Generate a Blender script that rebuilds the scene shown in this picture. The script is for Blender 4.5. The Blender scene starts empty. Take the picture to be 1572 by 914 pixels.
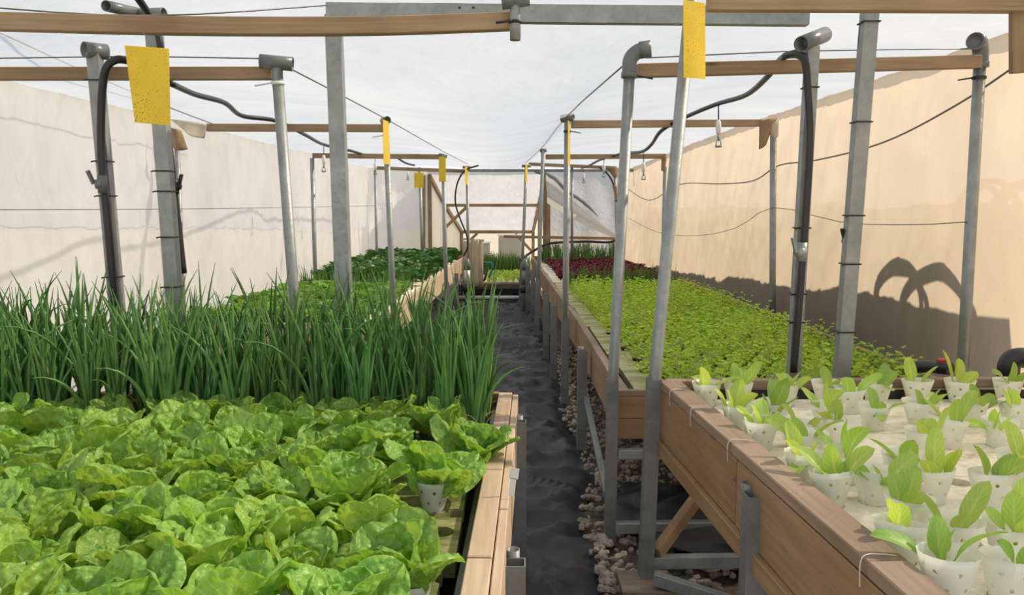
import bpy, math, random
from mathutils import Vector, Matrix, noise
C = bpy.context.scene.collection
sc = bpy.context.scene
PI = math.pi
R = random.Random(7)

# ------------------------------------------------------------------ camera
F = 1220.0; CX = 786.0; CY = 457.0; EYE = 1.6
TH = math.atan(137 / F)
_s, _c = math.sin(TH), math.cos(TH)
cam = bpy.data.cameras.new('camera'); camo = bpy.data.objects.new('camera', cam); C.objects.link(camo)
camo.location = (0, 0, EYE); camo.rotation_euler = (PI / 2 - TH, 0, 0)
cam.sensor_width = 36; cam.lens = F / 1572 * 36; cam.clip_start = .05; cam.clip_end = 300
sc.camera = camo
# ------------------------------------------------------------------ light
SUN_EL = math.radians(41); SUN_AZ = math.radians(12)      # from +x, a little from ahead
sun = bpy.data.lights.new('sun', 'SUN'); suno = bpy.data.objects.new('sun', sun); C.objects.link(suno)
sun.energy = 9.0; sun.angle = math.radians(1.0); sun.color = (1, .86, .66)
_d = Vector((math.cos(SUN_EL) * math.cos(SUN_AZ), math.cos(SUN_EL) * math.sin(SUN_AZ), math.sin(SUN_EL)))
suno.rotation_euler = _d.to_track_quat('Z', 'Y').to_euler(); suno.location = _d * 30
w = bpy.data.worlds.new('sky'); sc.world = w; w.use_nodes = True
bg = w.node_tree.nodes['Background']; bg.inputs[0].default_value = (.84, .91, 1, 1); bg.inputs[1].default_value = 1.0
sc.view_settings.view_transform = 'Standard'; sc.view_settings.look = 'None'
sc.view_settings.exposure = 0.31; sc.view_settings.gamma = 1
sc.cycles.use_denoising = True
sc.cycles.max_bounces = 10; sc.cycles.transparent_max_bounces = 16
sc.cycles.sample_clamp_indirect = 6

# ------------------------------------------------------------------ helpers
def ray(px, py):
    u = (px - CX) / F; v = (CY - py) / F
    return u, _c + v * _s, -_s + v * _c
def at(px, py, Y):
    u, y, z = ray(px, py); t = Y / y
    return Vector((u * t, Y, EYE + z * t))
def gz(px, py, z):
    u, y, zz = ray(px, py); t = (z - EYE) / zz
    return Vector((u * t, y * t, z))
ORD = ('zeroth first second third fourth fifth sixth seventh eighth ninth tenth eleventh twelfth thirteenth fourteenth fifteenth sixteenth '
       'seventeenth eighteenth nineteenth twentieth twenty-first twenty-second twenty-third twenty-fourth twenty-fifth twenty-sixth '
       'twenty-seventh twenty-eighth twenty-ninth thirtieth thirty-first thirty-second thirty-third thirty-fourth thirty-fifth').split()
def tag(o, label=None, cat=None, group=None, kind=None):
    if label: o['label'] = label
    if cat: o['category'] = cat
    if group: o['group'] = group
    if kind: o['kind'] = kind
    return o
def empty(name, loc, label=None, cat=None, group=None, rz=0):
    o = bpy.data.objects.new(name, None); C.objects.link(o); o.location = loc; o.rotation_euler = (0, 0, rz)
    o.empty_display_size = .05
    return tag(o, label, cat, group)
def copy_tree(o, parent=None):
    c = o.copy(); C.objects.link(c); c.parent = parent
    for ch in list(o.children): copy_tree(ch, c)
    return c

class MB:
    def __init__(self): self.v = []; self.f = []; self.uv = []; self.mi = []
    def face(self, ids, uvs, mi=0):
        self.f.append(ids); self.uv.append(uvs); self.mi.append(mi)
    def quad(self, a, b, c, d, uvs=((0, 0), (1, 0), (1, 1), (0, 1)), mi=0):
        n = len(self.v); self.v += [Vector(a), Vector(b), Vector(c), Vector(d)]
        self.face((n, n + 1, n + 2, n + 3), uvs, mi)
    def bar(self, p0, p1, w, h, up=(0, 0, 1), mi=0):
        """solid bar, w across and h along up; uv runs in metres along it"""
        p0 = Vector(p0); p1 = Vector(p1); d = (p1 - p0); L = d.length; d.normalize()
        s = d.cross(Vector(up)).normalized(); u = s.cross(d).normalized()
        n = len(self.v); o = R.random() * 7
        for p in (p0, p1):
            for a, b in ((-1, -1), (1, -1), (1, 1), (-1, 1)):
                self.v.append(p + s * a * w / 2 + u * b * h / 2)
        ac = 0
        for k in range(4):
            a, b = n + k, n + (k + 1) % 4; wd = w if k % 2 == 0 else h
            self.face((a, b, b + 4, a + 4), ((o, ac), (o, ac + wd), (o + L, ac + wd), (o + L, ac)), mi); ac += wd
        self.face((n + 3, n + 2, n + 1, n), ((o, 0), (o + .02, 0), (o + .02, .05), (o, .05)), mi)
        self.face((n + 4, n + 5, n + 6, n + 7), ((o, 0), (o + .02, 0), (o + .02, .05), (o, .05)), mi)
        return self
    def plank_path(self, path, w, h):
        off = R.random() * 5; L = 0; prev = None; path = [Vector(p) for p in path]
        for i, p in enumerate(path):
            d = (path[min(i + 1, len(path) - 1)] - path[max(i - 1, 0)]).normalized(); s = d.cross(Vector((0, 0, 1))).normalized(); u = s.cross(d).normalized()
            if i: L += (p - path[i - 1]).length
            n = len(self.v)
            for a, b in ((-1, -1), (1, -1), (1, 1), (-1, 1)): self.v.append(p + s * a * w / 2 + u * b * h / 2)
            if prev is not None:
                pn, pl = prev; ac = 0
                for k in range(4):
                    wd = w if k % 2 == 0 else h; k2 = (k + 1) % 4
                    self.face((pn + k, pn + k2, n + k2, n + k), ((off + pl, ac), (off + pl, ac + wd), (off + L, ac + wd), (off + L, ac))); ac += wd
            else: self.face((n + 3, n + 2, n + 1, n), ((0, 0), (.02, 0), (.02, .05), (0, .05)))
            prev = (n, L)
        n = prev[0]; self.face((n, n + 1, n + 2, n + 3), ((0, 0), (.02, 0), (.02, .05), (0, .05)))
        return self
    def box(self, c, sx, sy, sz, mi=0):
        c = Vector(c)
        if sx >= sy: return self.bar(c - Vector((sx / 2, 0, 0)), c + Vector((sx / 2, 0, 0)), sy, sz, mi=mi)
        return self.bar(c - Vector((0, sy / 2, 0)), c + Vector((0, sy / 2, 0)), sx, sz, mi=mi)
    def hollow(self, p0, p1, w, h, t=.003, up=(0, 1, 0), depth=.12):
        """square steel tube: outer faces, rim at p1, inner faces down to depth, closed at p0"""
        p0 = Vector(p0); p1 = Vector(p1); d = (p1 - p0); L = d.length; d.normalize()
        s = d.cross(Vector(up)).normalized(); u = s.cross(d).normalized()
        def ring(p, ins):
            n = len(self.v)
            for a, b in ((-1, -1), (1, -1), (1, 1), (-1, 1)):
                self.v.append(p + s * a * (w / 2 - ins) + u * b * (h / 2 - ins))
            return n
        r0 = ring(p0, 0); r1 = ring(p1, 0); r2 = ring(p1, t); r3 = ring(p1 - d * min(depth, L * .5), t)
        for A, B in ((r0, r1), (r1, r2), (r2, r3)):
            for k in range(4):
                a, b = A + k, A + (k + 1) % 4; c, e = B + (k + 1) % 4, B + k
                self.face((a, b, c, e), ((0, k * w), (0, k * w + w), (L, k * w + w), (L, k * w)))
        self.face((r0 + 3, r0 + 2, r0 + 1, r0), ((0, 0), (w, 0), (w, h), (0, h)))
        self.face((r3, r3 + 1, r3 + 2, r3 + 3), ((0, 0), (w, 0), (w, h), (0, h)))
        return self
    def tube(self, path, r, seg=10, hollow=0, mi=0, cap=True):
        path = [Vector(p) for p in path]; n = len(path)
        rr = r if isinstance(r, (list, tuple)) else [r] * n
        T = []
        for i in range(n):
            a = path[max(0, i - 1)]; b = path[min(n - 1, i + 1)]; T.append((b - a).normalized())
        x = T[0].orthogonal().normalized()
        rings = []; L = 0; off = R.random() * 5
        for i in range(n):
            x = (x - T[i] * x.dot(T[i])).normalized(); y = T[i].cross(x)
            if i: L += (path[i] - path[i - 1]).length
            st = len(self.v)
            for k in range(seg):
                a = 2 * PI * k / seg; self.v.append(path[i] + (x * math.cos(a) + y * math.sin(a)) * rr[i])
            rings.append((st, L + off, x.copy(), y.copy()))
        for (A, la, _, _), (B, lb, _, _) in zip(rings, rings[1:]):
            for k in range(seg):
                k2 = (k + 1) % seg
                self.face((A + k, A + k2, B + k2, B + k), ((la, k / seg * .15), (la, (k + 1) / seg * .15), (lb, (k + 1) / seg * .15), (lb, k / seg * .15)), mi)
        if hollow:
            for idx, sg in ((0, 1), (n - 1, -1)):
                st, la, x, y = rings[idx]; ri = rr[idx] - hollow; a0 = len(self.v)
                dd = T[idx] * sg * min(.06, (path[-1] - path[0]).length * .4)
                for off2 in (Vector((0, 0, 0)), dd):
                    for k in range(seg):
                        a = 2 * PI * k / seg; self.v.append(path[idx] + off2 + (x * math.cos(a) + y * math.sin(a)) * ri)
                for k in range(seg):
                    k2 = (k + 1) % seg; z4 = ((0, 0), (.01, 0), (.01, .01), (0, .01))
                    q1 = (st + k, a0 + k, a0 + k2, st + k2); q2 = (a0 + k, a0 + seg + k, a0 + seg + k2, a0 + k2)
                    if sg < 0: q1 = q1[::-1]; q2 = q2[::-1]
                    self.face(q1, z4, mi); self.face(q2, z4, mi)
                ids = tuple(a0 + seg + k for k in range(seg))
                self.face(ids if sg < 0 else ids[::-1], tuple((0, 0) for _ in ids), mi)
        elif cap:
            a = rings[0][0]; b = rings[-1][0]
            self.face(tuple(a + k for k in range(seg))[::-1], tuple((0, 0) for _ in range(seg)), mi)
            self.face(tuple(b + k for k in range(seg)), tuple((0, 0) for _ in range(seg)), mi)
        return self
    def lathe(self, prof, o=(0, 0, 0), seg=14, axis=None, mi=0):
        """prof: (radius, height) pairs about an axis"""
        o = Vector(o); q = Matrix.Identity(3) if axis is None else Vector((0, 0, 1)).rotation_difference(Vector(axis)).to_matrix()
        base = len(self.v); m = len(prof)
        for (r, h) in prof:
            for k in range(seg):
                a = 2 * PI * k / seg
                self.v.append(o + q @ Vector((r * math.cos(a), r * math.sin(a), h)))
        for i in range(m - 1):
            for k in range(seg):
                k2 = (k + 1) % seg
                self.face((base + i * seg + k, base + i * seg + k2, base + (i + 1) * seg + k2, base + (i + 1) * seg + k),
                          ((k / seg, i / (m - 1)), ((k + 1) / seg, i / (m - 1)), ((k + 1) / seg, (i + 1) / (m - 1)), (k / seg, (i + 1) / (m - 1))), mi)
        if prof[0][0] > 1e-4: self.face(tuple(base + k for k in range(seg))[::-1], tuple((0, 0) for _ in range(seg)), mi)
        if prof[-1][0] > 1e-4: self.face(tuple(base + (m - 1) * seg + k for k in range(seg)), tuple((0, 0) for _ in range(seg)), mi)
        return self
    def grid(self, fn, nu, nv, mi=0):
        b = len(self.v)
        for i in range(nu + 1):
            for j in range(nv + 1): self.v.append(Vector(fn(i / nu, j / nv)))
        for i in range(nu):
            for j in range(nv):
                a = b + i * (nv + 1) + j
                self.face((a, a + nv + 1, a + nv + 2, a + 1), ((i / nu, j / nv), ((i + 1) / nu, j / nv), ((i + 1) / nu, (j + 1) / nv), (i / nu, (j + 1) / nv)), mi)
        return self
    def mesh(self, name, mats, smooth=True):
        me = bpy.data.meshes.new(name); me.from_pydata([tuple(v) for v in self.v], [], self.f)
        uvl = me.uv_layers.new(name='UVMap')
        flat = [c for u in self.uv for p in u for c in p]
        uvl.data.foreach_set('uv', flat)
        for m in (mats if isinstance(mats, (list, tuple)) else [mats]): me.materials.append(m)
        me.polygons.foreach_set('material_index', self.mi)
        me.polygons.foreach_set('use_smooth', [smooth] * len(self.f))
        me.update()
        return me
    def build(self, name, mats, parent=None, smooth=False, loc=None, bevel=0):
        """loc: origin in world; vertices are moved to be relative to it"""
        o = None
        if parent is not None and loc is None: org = parent_world(parent)
        else: org = Vector(loc) if loc is not None else Vector((0, 0, 0))
        self.v = [Vector(v) - org for v in self.v]
        o = bpy.data.objects.new(name, self.mesh(name, mats, smooth)); C.objects.link(o)
        if parent is not None:
            o.parent = parent; o.location = org - parent_world(parent)
        else: o.location = org
        if bevel:
            b = o.modifiers.new('edge', 'BEVEL'); b.width = bevel; b.segments = 1; b.limit_method = 'ANGLE'
        return o
def parent_world(o):
    p = Vector(o.location)
    while o.parent: o = o.parent; p += Vector(o.location)
    return p
def smooth_path(pts, k=6):
    pts = [Vector(p) for p in pts]; out = []
    for i in range(len(pts) - 1):
        p0 = pts[max(0, i - 1)]; p1 = pts[i]; p2 = pts[i + 1]; p3 = pts[min(len(pts) - 1, i + 2)]
        for j in range(k):
            t = j / k
            out.append(.5 * ((2 * p1) + (p2 - p0) * t + (2 * p0 - 5 * p1 + 4 * p2 - p3) * t * t + (-p0 + 3 * p1 - 3 * p2 + p3) * t ** 3))
    out.append(pts[-1]); return out

# ------------------------------------------------------------------ materials
def mat(name):
    m = bpy.data.materials.new(name); m.use_nodes = True; nt = m.node_tree; nt.nodes.clear()
    out = nt.nodes.new('ShaderNodeOutputMaterial')
    def N(t, **k):
        n = nt.nodes.new('ShaderNode' + t)
        for a, b in k.items():
            if a in n.inputs: n.inputs[a].default_value = b
            else: setattr(n, a, b)
        return n
    def Lk(a, b): nt.links.new(a, b)
    return m, out, N, Lk
def ramp(N, stops):
    r = N('ValToRGB'); e = r.color_ramp.elements
    while len(e) < len(stops): e.new(.5)
    for el, (p, c) in zip(e, stops): el.position = p; el.color = (*c, 1) if len(c) == 3 else c
    return r
def wood(name, c1, c2, rough=.75, knots=True, grain=26, stain=None):
    m, out, N, L = mat(name)
    uv = N('UVMap'); mp = N('Mapping'); L(uv.outputs[0], mp.inputs[0]); mp.inputs['Scale'].default_value = (1.2, grain, 1)
    n1 = N('TexNoise', Scale=2.5, Detail=6, Roughness=.6); L(mp.outputs[0], n1.inputs[0])
    r1 = ramp(N, [(.3, c2), (.68, c1)]); L(n1.outputs[0], r1.inputs[0])
    col = r1.outputs[0]
    mp2 = N('Mapping'); L(uv.outputs[0], mp2.inputs[0]); mp2.inputs['Scale'].default_value = (2, 8, 1)
    v = N('TexVoronoi', Scale=1.0); L(mp2.outputs[0], v.inputs[0])
    r2 = ramp(N, [(.03, (.25, .16, .1)), (.1, (1, 1, 1))]); L(v.outputs['Distance'], r2.inputs[0])
    mx = N('MixRGB', blend_type='MULTIPLY', Fac=.7 if knots else 0); L(col, mx.inputs[1]); L(r2.outputs[0], mx.inputs[2]); col = mx.outputs[0]
    n3 = N('TexNoise', Scale=1.6, Detail=3); L(uv.outputs[0], n3.inputs[0])
    r3 = ramp(N, [(.35, stain or (.62, .56, .5)), (.62, (1, 1, 1))]); L(n3.outputs[0], r3.inputs[0])
    m3 = N('MixRGB', blend_type='MULTIPLY', Fac=.75); L(col, m3.inputs[1]); L(r3.outputs[0], m3.inputs[2])
    p = N('BsdfPrincipled', Roughness=rough); L(m3.outputs[0], p.inputs['Base Color'])
    b = N('Bump', Strength=.25, Distance=.004); L(n1.outputs[0], b.inputs['Height']); L(b.outputs[0], p.inputs['Normal'])
    L(p.outputs[0], out.inputs[0]); return m
def metal(name, c1, c2, metallic=.55, rough=.5, scale=9):
    m, out, N, L = mat(name)
    uv = N('TexCoord')
    n1 = N('TexNoise', Scale=scale, Detail=6, Roughness=.65); L(uv.outputs['Object'], n1.inputs[0])
    r1 = ramp(N, [(.32, c2), (.66, c1)]); L(n1.outputs[0], r1.inputs[0])
    n2 = N('TexNoise', Scale=60., Detail=3); L(uv.outputs['Object'], n2.inputs[0])
    r2 = ramp(N, [(.3, (rough - .12,) * 3), (.7, (rough + .15,) * 3)]); L(n2.outputs[0], r2.inputs[0])
    p = N('BsdfPrincipled', Metallic=metallic); L(r1.outputs[0], p.inputs['Base Color']); L(r2.outputs[0], p.inputs['Roughness'])
    L(p.outputs[0], out.inputs[0]); return m
def plain(name, c, rough=.5, var=.25, scale=20, spec=.5, metallic=0, bump=0):
    m, out, N, L = mat(name)
    tc = N('TexCoord'); n1 = N('TexNoise', Scale=scale, Detail=4); L(tc.outputs['Object'], n1.inputs[0])
    r1 = ramp(N, [(.3, tuple(x * (1 - var) for x in c)), (.7, tuple(min(1, x * (1 + var)) for x in c))]); L(n1.outputs[0], r1.inputs[0])
    p = N('BsdfPrincipled', Roughness=rough, Metallic=metallic); p.inputs['Specular IOR Level'].default_value = spec
    L(r1.outputs[0], p.inputs['Base Color'])
    if bump:
        b = N('Bump', Strength=bump, Distance=.01); L(n1.outputs[0], b.inputs['Height']); L(b.outputs[0], p.inputs['Normal'])
    L(p.outputs[0], out.inputs[0]); return m
def film(name, c, transp, transl, gloss=.05, c2=None, scale=1.2, rough=.35, bump=.15, tint=None, stretch=(1, 1, 1)):
    """woven or plastic sheeting: some light straight through, most of it scattered through, the rest scattered back"""
    m, out, N, L = mat(name)
    tc = N('TexCoord'); mp = N('Mapping'); L(tc.outputs['Object'], mp.inputs[0]); mp.inputs['Scale'].default_value = stretch
    n1 = N('TexNoise', Scale=scale, Detail=5, Roughness=.6); L(mp.outputs[0], n1.inputs[0])
    r1 = ramp(N, [(.3, c2 or tuple(x * .93 for x in c)), (.65, c)]); L(n1.outputs[0], r1.inputs[0])
    df = N('BsdfDiffuse'); tl = N('BsdfTranslucent'); L(r1.outputs[0], df.inputs[0]); L(r1.outputs[0], tl.inputs[0])
    n2 = N('TexNoise', Scale=scale * 5, Detail=4, Distortion=.6); L(mp.outputs[0], n2.inputs[0])
    b = N('Bump', Strength=bump, Distance=.05); L(n2.outputs[0], b.inputs['Height'])
    for q in (df, tl): L(b.outputs[0], q.inputs['Normal'])
    m1 = N('MixShader', Fac=transl); L(df.outputs[0], m1.inputs[1]); L(tl.outputs[0], m1.inputs[2])
    tr = N('BsdfTransparent'); tr.inputs[0].default_value = (*(tint or (1, 1, 1)), 1)
    m2 = N('MixShader', Fac=transp); L(m1.outputs[0], m2.inputs[1]); L(tr.outputs[0], m2.inputs[2])
    gl = N('BsdfGlossy', Roughness=rough); L(b.outputs[0], gl.inputs['Normal'])
    m3 = N('MixShader', Fac=gloss); L(m2.outputs[0], m3.inputs[1]); L(gl.outputs[0], m3.inputs[2])
    L(m3.outputs[0], out.inputs[0]); return m
def leafm(name, c1, c2, rib, transl=.38, rough=.42, tcol=None, bump=.3, bscale=55, ribw=.06, veins=True, hue=.03, val=.25, vb=0):
    m, out, N, L = mat(name)
    tc = N('TexCoord'); uv = N('UVMap'); oi = N('ObjectInfo')
    n1 = N('TexNoise', Scale=11., Detail=4); L(tc.outputs['Object'], n1.inputs[0])
    r1 = ramp(N, [(.32, c2), (.66, c1)]); L(n1.outputs[0], r1.inputs[0]); col = r1.outputs[0]
    sx = N('SeparateXYZ'); L(uv.outputs[0], sx.inputs[0])
    if veins:
        a = N('Math', operation='SUBTRACT'); L(sx.outputs[0], a.inputs[0]); a.inputs[1].default_value = .5
        ab = N('Math', operation='ABSOLUTE'); L(a.outputs[0], ab.inputs[0])
        mr = N('MapRange'); L(ab.outputs[0], mr.inputs[0]); mr.inputs[1].default_value = ribw * .35; mr.inputs[2].default_value = ribw; mr.inputs[3].default_value = 1; mr.inputs[4].default_value = 0
        # fade the rib towards the tip, widen at the base
        fd = N('MapRange'); L(sx.outputs[1], fd.inputs[0]); fd.inputs[1].default_value = 0; fd.inputs[2].default_value = .95; fd.inputs[3].default_value = 1; fd.inputs[4].default_value = .15
        mm = N('Math', operation='MULTIPLY'); L(mr.outputs[0], mm.inputs[0]); L(fd.outputs[0], mm.inputs[1])
        # side veins: v - k*|u| bands
        k1 = N('Math', operation='MULTIPLY_ADD'); L(ab.outputs[0], k1.inputs[0]); k1.inputs[1].default_value = -.55; L(sx.outputs[1], k1.inputs[2])
        k2 = N('Math', operation='MULTIPLY'); L(k1.outputs[0], k2.inputs[0]); k2.inputs[1].default_value = 8
        fr = N('Math', operation='FRACT'); L(k2.outputs[0], fr.inputs[0])
        f2 = N('Math', operation='SUBTRACT'); L(fr.outputs[0], f2.inputs[0]); f2.inputs[1].default_value = .5
        f3 = N('Math', operation='ABSOLUTE'); L(f2.outputs[0], f3.inputs[0])
        vr = N('MapRange'); L(f3.outputs[0], vr.inputs[0]); vr.inputs[1].default_value = .03; vr.inputs[2].default_value = .09; vr.inputs[3].default_value = .45; vr.inputs[4].default_value = 0
        mxx = N('Math', operation='MAXIMUM'); L(mm.outputs[0], mxx.inputs[0]); L(vr.outputs[0], mxx.inputs[1])
        mx = N('MixRGB'); L(mxx.outputs[0], mx.inputs[0]); L(col, mx.inputs[1]); mx.inputs[2].default_value = (*rib, 1); col = mx.outputs[0]
    else:   # blades: pale towards the base
        mr = N('MapRange'); L(sx.outputs[1], mr.inputs[0]); mr.inputs[1].default_value = 0; mr.inputs[2].default_value = .25; mr.inputs[3].default_value = .6; mr.inputs[4].default_value = 0
        mx = N('MixRGB'); L(mr.outputs[0], mx.inputs[0]); L(col, mx.inputs[1]); mx.inputs[2].default_value = (*rib, 1); col = mx.outputs[0]
    h = N('HueSaturation')
    mh = N('MapRange'); L(oi.outputs['Random'], mh.inputs[0]); mh.inputs[3].default_value = .5 - hue; mh.inputs[4].default_value = .5 + hue * .6
    wn = N('TexWhiteNoise', noise_dimensions='1D'); L(oi.outputs['Random'], wn.inputs['W'])
    mv = N('MapRange'); L(wn.outputs[0], mv.inputs[0]); mv.inputs[3].default_value = 1 - val; mv.inputs[4].default_value = 1 + val
    L(mh.outputs[0], h.inputs['Hue']); L(mv.outputs[0], h.inputs['Value']); L(col, h.inputs['Color'])
    p = N('BsdfPrincipled', Roughness=rough); p.inputs['Specular IOR Level'].default_value = .35; L(h.outputs[0], p.inputs['Base Color'])
    vv = N('TexNoise', Scale=float(bscale), Detail=2); L(tc.outputs['Object'], vv.inputs[0])
    b = N('Bump', Strength=bump, Distance=.006); L(vv.outputs[0], b.inputs['Height']); L(b.outputs[0], p.inputs['Normal'])
    if vb:      # blistered leaf: small domes between the veins
        vo = N('TexVoronoi', Scale=float(vb), feature='SMOOTH_F1'); L(tc.outputs['Object'], vo.inputs[0])
        iv = N('Math', operation='MULTIPLY'); L(vo.outputs['Distance'], iv.inputs[0]); iv.inputs[1].default_value = -1.0
        b2 = N('Bump', Strength=.75, Distance=.012); L(iv.outputs[0], b2.inputs['Height']); L(b.outputs[0], b2.inputs['Normal']); L(b2.outputs[0], p.inputs['Normal']); b = b2
    tl = N('BsdfTranslucent'); L(b.outputs[0], tl.inputs['Normal'])
    t2 = N('MixRGB', blend_type='MULTIPLY', Fac=1.0); L(h.outputs[0], t2.inputs[1]); t2.inputs[2].default_value = (*(tcol or (1.6, 1.35, .6)), 1); L(t2.outputs[0], tl.inputs[0])
    ms = N('MixShader', Fac=transl); L(p.outputs[0], ms.inputs[1]); L(tl.outputs[0], ms.inputs[2])
    L(ms.outputs[0], out.inputs[0]); return m

M_woodbeam = wood('beam_wood', (.385, .275, .165), (.28, .19, .11))
M_woodbed = wood('bed_wood', (.355, .235, .125), (.25, .155, .08), grain=14, stain=(.72, .64, .56))
M_woodpale = wood('pale_wood', (.60, .47, .34), (.47, .35, .24), grain=20, stain=(.75, .7, .62))
M_woodrail = wood('rail_wood', (.34, .25, .18), (.24, .17, .115), grain=22)
M_woodold = wood('old_wood', (.28, .22, .16), (.12, .09, .065), grain=6, stain=(.4, .36, .3))
M_galv = metal('galvanised_steel', (.34, .36, .35), (.23, .25, .245))
M_galvd = metal('dull_steel', (.25, .26, .255), (.155, .165, .16), metallic=.45, rough=.55)
M_pvc = plain('grey_pvc', (.13, .14, .142), .35, .15)
M_hose = plain('black_hose', (.016, .016, .018), .42, .3)
M_white = plain('white_plastic', (.72, .71, .67), .4, .08)
M_blue = plain('blue_plastic', (.10, .24, .34), .4, .2)
M_red = plain('red_plastic', (.42, .03, .03), .45, .15)
M_teal = plain('green_plastic', (.02, .28, .22), .4, .15)
M_wire = plain('wire_steel', (.16, .16, .16), .5, .2, metallic=.4)
M_twine = plain('pale_twine', (.6, .57, .5), .8, .15)
M_strap = plain('black_tie', (.02, .02, .02), .5, .2)
M_liner = plain('black_liner', (.012, .012, .012), .35, .4, bump=.3)
M_ground = plain('gravel_soil', (.16, .13, .10), .9, .45, 30, bump=.4)
M_outside = plain('outside_ground', (.52, .46, .38), .9, .2, 3)
M_parapet = plain('parapet_plaster', (.42, .38, .34), .9, .2, 4)
M_stone = plain('tan_stone', (.32, .275, .22), .9, .5, 14, bump=.3)
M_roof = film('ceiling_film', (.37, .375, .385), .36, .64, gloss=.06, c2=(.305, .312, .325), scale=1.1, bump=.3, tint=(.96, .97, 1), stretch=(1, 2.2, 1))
M_wallL = film('left_wall_film', (.70, .68, .645), .10, .55, gloss=.10, c2=(.58, .555, .52), scale=.9, rough=.4, bump=.6, stretch=(1, 1.5, .6))
M_wallR = film('right_wall_cloth', (.355, .302, .238), .06, .70, gloss=.01, c2=(.315, .265, .205), scale=.8, bump=.3, stretch=(1, 1.6, .5))
M_back = film('back_film', (.36, .36, .365), .12, .66, gloss=.03, c2=(.30, .30, .31), scale=1.0, bump=.3, stretch=(2, 1, 2))
M_panel = film('cream_panel', (.74, .68, .58), .06, .5, gloss=.03, c2=(.64, .58, .48), scale=1.4, bump=.2)
M_clear = film('cloudy_plastic', (.30, .30, .28), .45, .5, gloss=.06, scale=3)

def fabric_mat():
    m, out, N, L = mat('black_weed_fabric')
    tc = N('TexCoord'); n1 = N('TexNoise', Scale=7., Detail=6, Roughness=.65); L(tc.outputs['Object'], n1.inputs[0])
    r1 = ramp(N, [(.3, (.014, .014, .016)), (.62, (.034, .034, .037)), (.8, (.075, .07, .065))]); L(n1.outputs[0], r1.inputs[0])
    wv = N('TexWave', Scale=120., Distortion=.5); L(tc.outputs['Object'], wv.inputs[0])
    b = N('Bump', Strength=.15, Distance=.003); L(wv.outputs[0], b.inputs['Height'])
    p = N('BsdfPrincipled', Roughness=.55); L(r1.outputs[0], p.inputs['Base Color']); L(b.outputs[0], p.inputs['Normal'])
    L(p.outputs[0], out.inputs[0]); return m
M_fabric = fabric_mat()
def raft_mat(name, c, alg, amt):
    m, out, N, L = mat(name)
    tc = N('TexCoord'); n1 = N('TexNoise', Scale=5., Detail=7, Roughness=.7); 
    mp = N('Mapping'); mp.inputs['Scale'].default_value = (.8, 2.0, 1); L(tc.outputs['Object'], mp.inputs[0]); L(mp.outputs[0], n1.inputs[0])
    r1 = ramp(N, [(amt, alg), (amt + .18, c)]); L(n1.outputs[0], r1.inputs[0])
    n2 = N('TexNoise', Scale=45., Detail=3); L(tc.outputs['Object'], n2.inputs[0])
    r2 = ramp(N, [(.3, (.62, .6, .52)), (.55, (1, 1, 1))]); L(n2.outputs[0], r2.inputs[0])
    mx = N('MixRGB', blend_type='MULTIPLY', Fac=.45); L(r1.outputs[0], mx.inputs[1]); L(r2.outputs[0], mx.inputs[2])
    p = N('BsdfPrincipled', Roughness=.7); L(mx.outputs[0], p.inputs['Base Color'])
    b = N('Bump', Strength=.2, Distance=.004); L(n2.outputs[0], b.inputs['Height']); L(b.outputs[0], p.inputs['Normal'])
    L(p.outputs[0], out.inputs[0]); return m
M_raft = raft_mat('pale_foam', (.88, .82, .66), (.48, .33, .21), .30)
M_raftg = raft_mat('algae_foam', (.34, .31, .13), (.11, .12, .025), .42)
M_raftc = raft_mat('mossy_foam', (.50, .48, .27), (.25, .26, .10), .40)

def card_mat():
    m, out, N, L = mat('yellow_sticky_card')
    tc = N('TexCoord'); v = N('TexVoronoi', Scale=110.); L(tc.outputs['Object'], v.inputs[0])
    n = N('TexNoise', Scale=9., Detail=3); L(tc.outputs['Object'], n.inputs[0])
    mr = N('MapRange'); L(n.outputs[0], mr.inputs[0]); mr.inputs[1].default_value = .45; mr.inputs[2].default_value = .75; mr.inputs[3].default_value = .12; mr.inputs[4].default_value = .28
    lt = N('Math', operation='LESS_THAN'); L(v.outputs['Distance'], lt.inputs[0]); L(mr.outputs[0], lt.inputs[1])
    mx = N('MixRGB'); L(lt.outputs[0], mx.inputs[0]); mx.inputs[1].default_value = (.90, .68, .05, 1); mx.inputs[2].default_value = (.16, .10, .02, 1)
    r = ramp(N, [(.3, (.8, .78, .6)), (.7, (1, 1, 1))]); L(n.outputs[0], r.inputs[0])
    m2 = N('MixRGB', blend_type='MULTIPLY', Fac=.6); L(mx.outputs[0], m2.inputs[1]); L(r.outputs[0], m2.inputs[2])
    p = N('BsdfPrincipled', Roughness=.45); L(m2.outputs[0], p.inputs['Base Color'])
    tl = N('BsdfTranslucent'); L(m2.outputs[0], tl.inputs[0]); ms = N('MixShader', Fac=.3); L(p.outputs[0], ms.inputs[1]); L(tl.outputs[0], ms.inputs[2])
    L(ms.outputs[0], out.inputs[0]); return m
M_card = card_mat()
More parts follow.
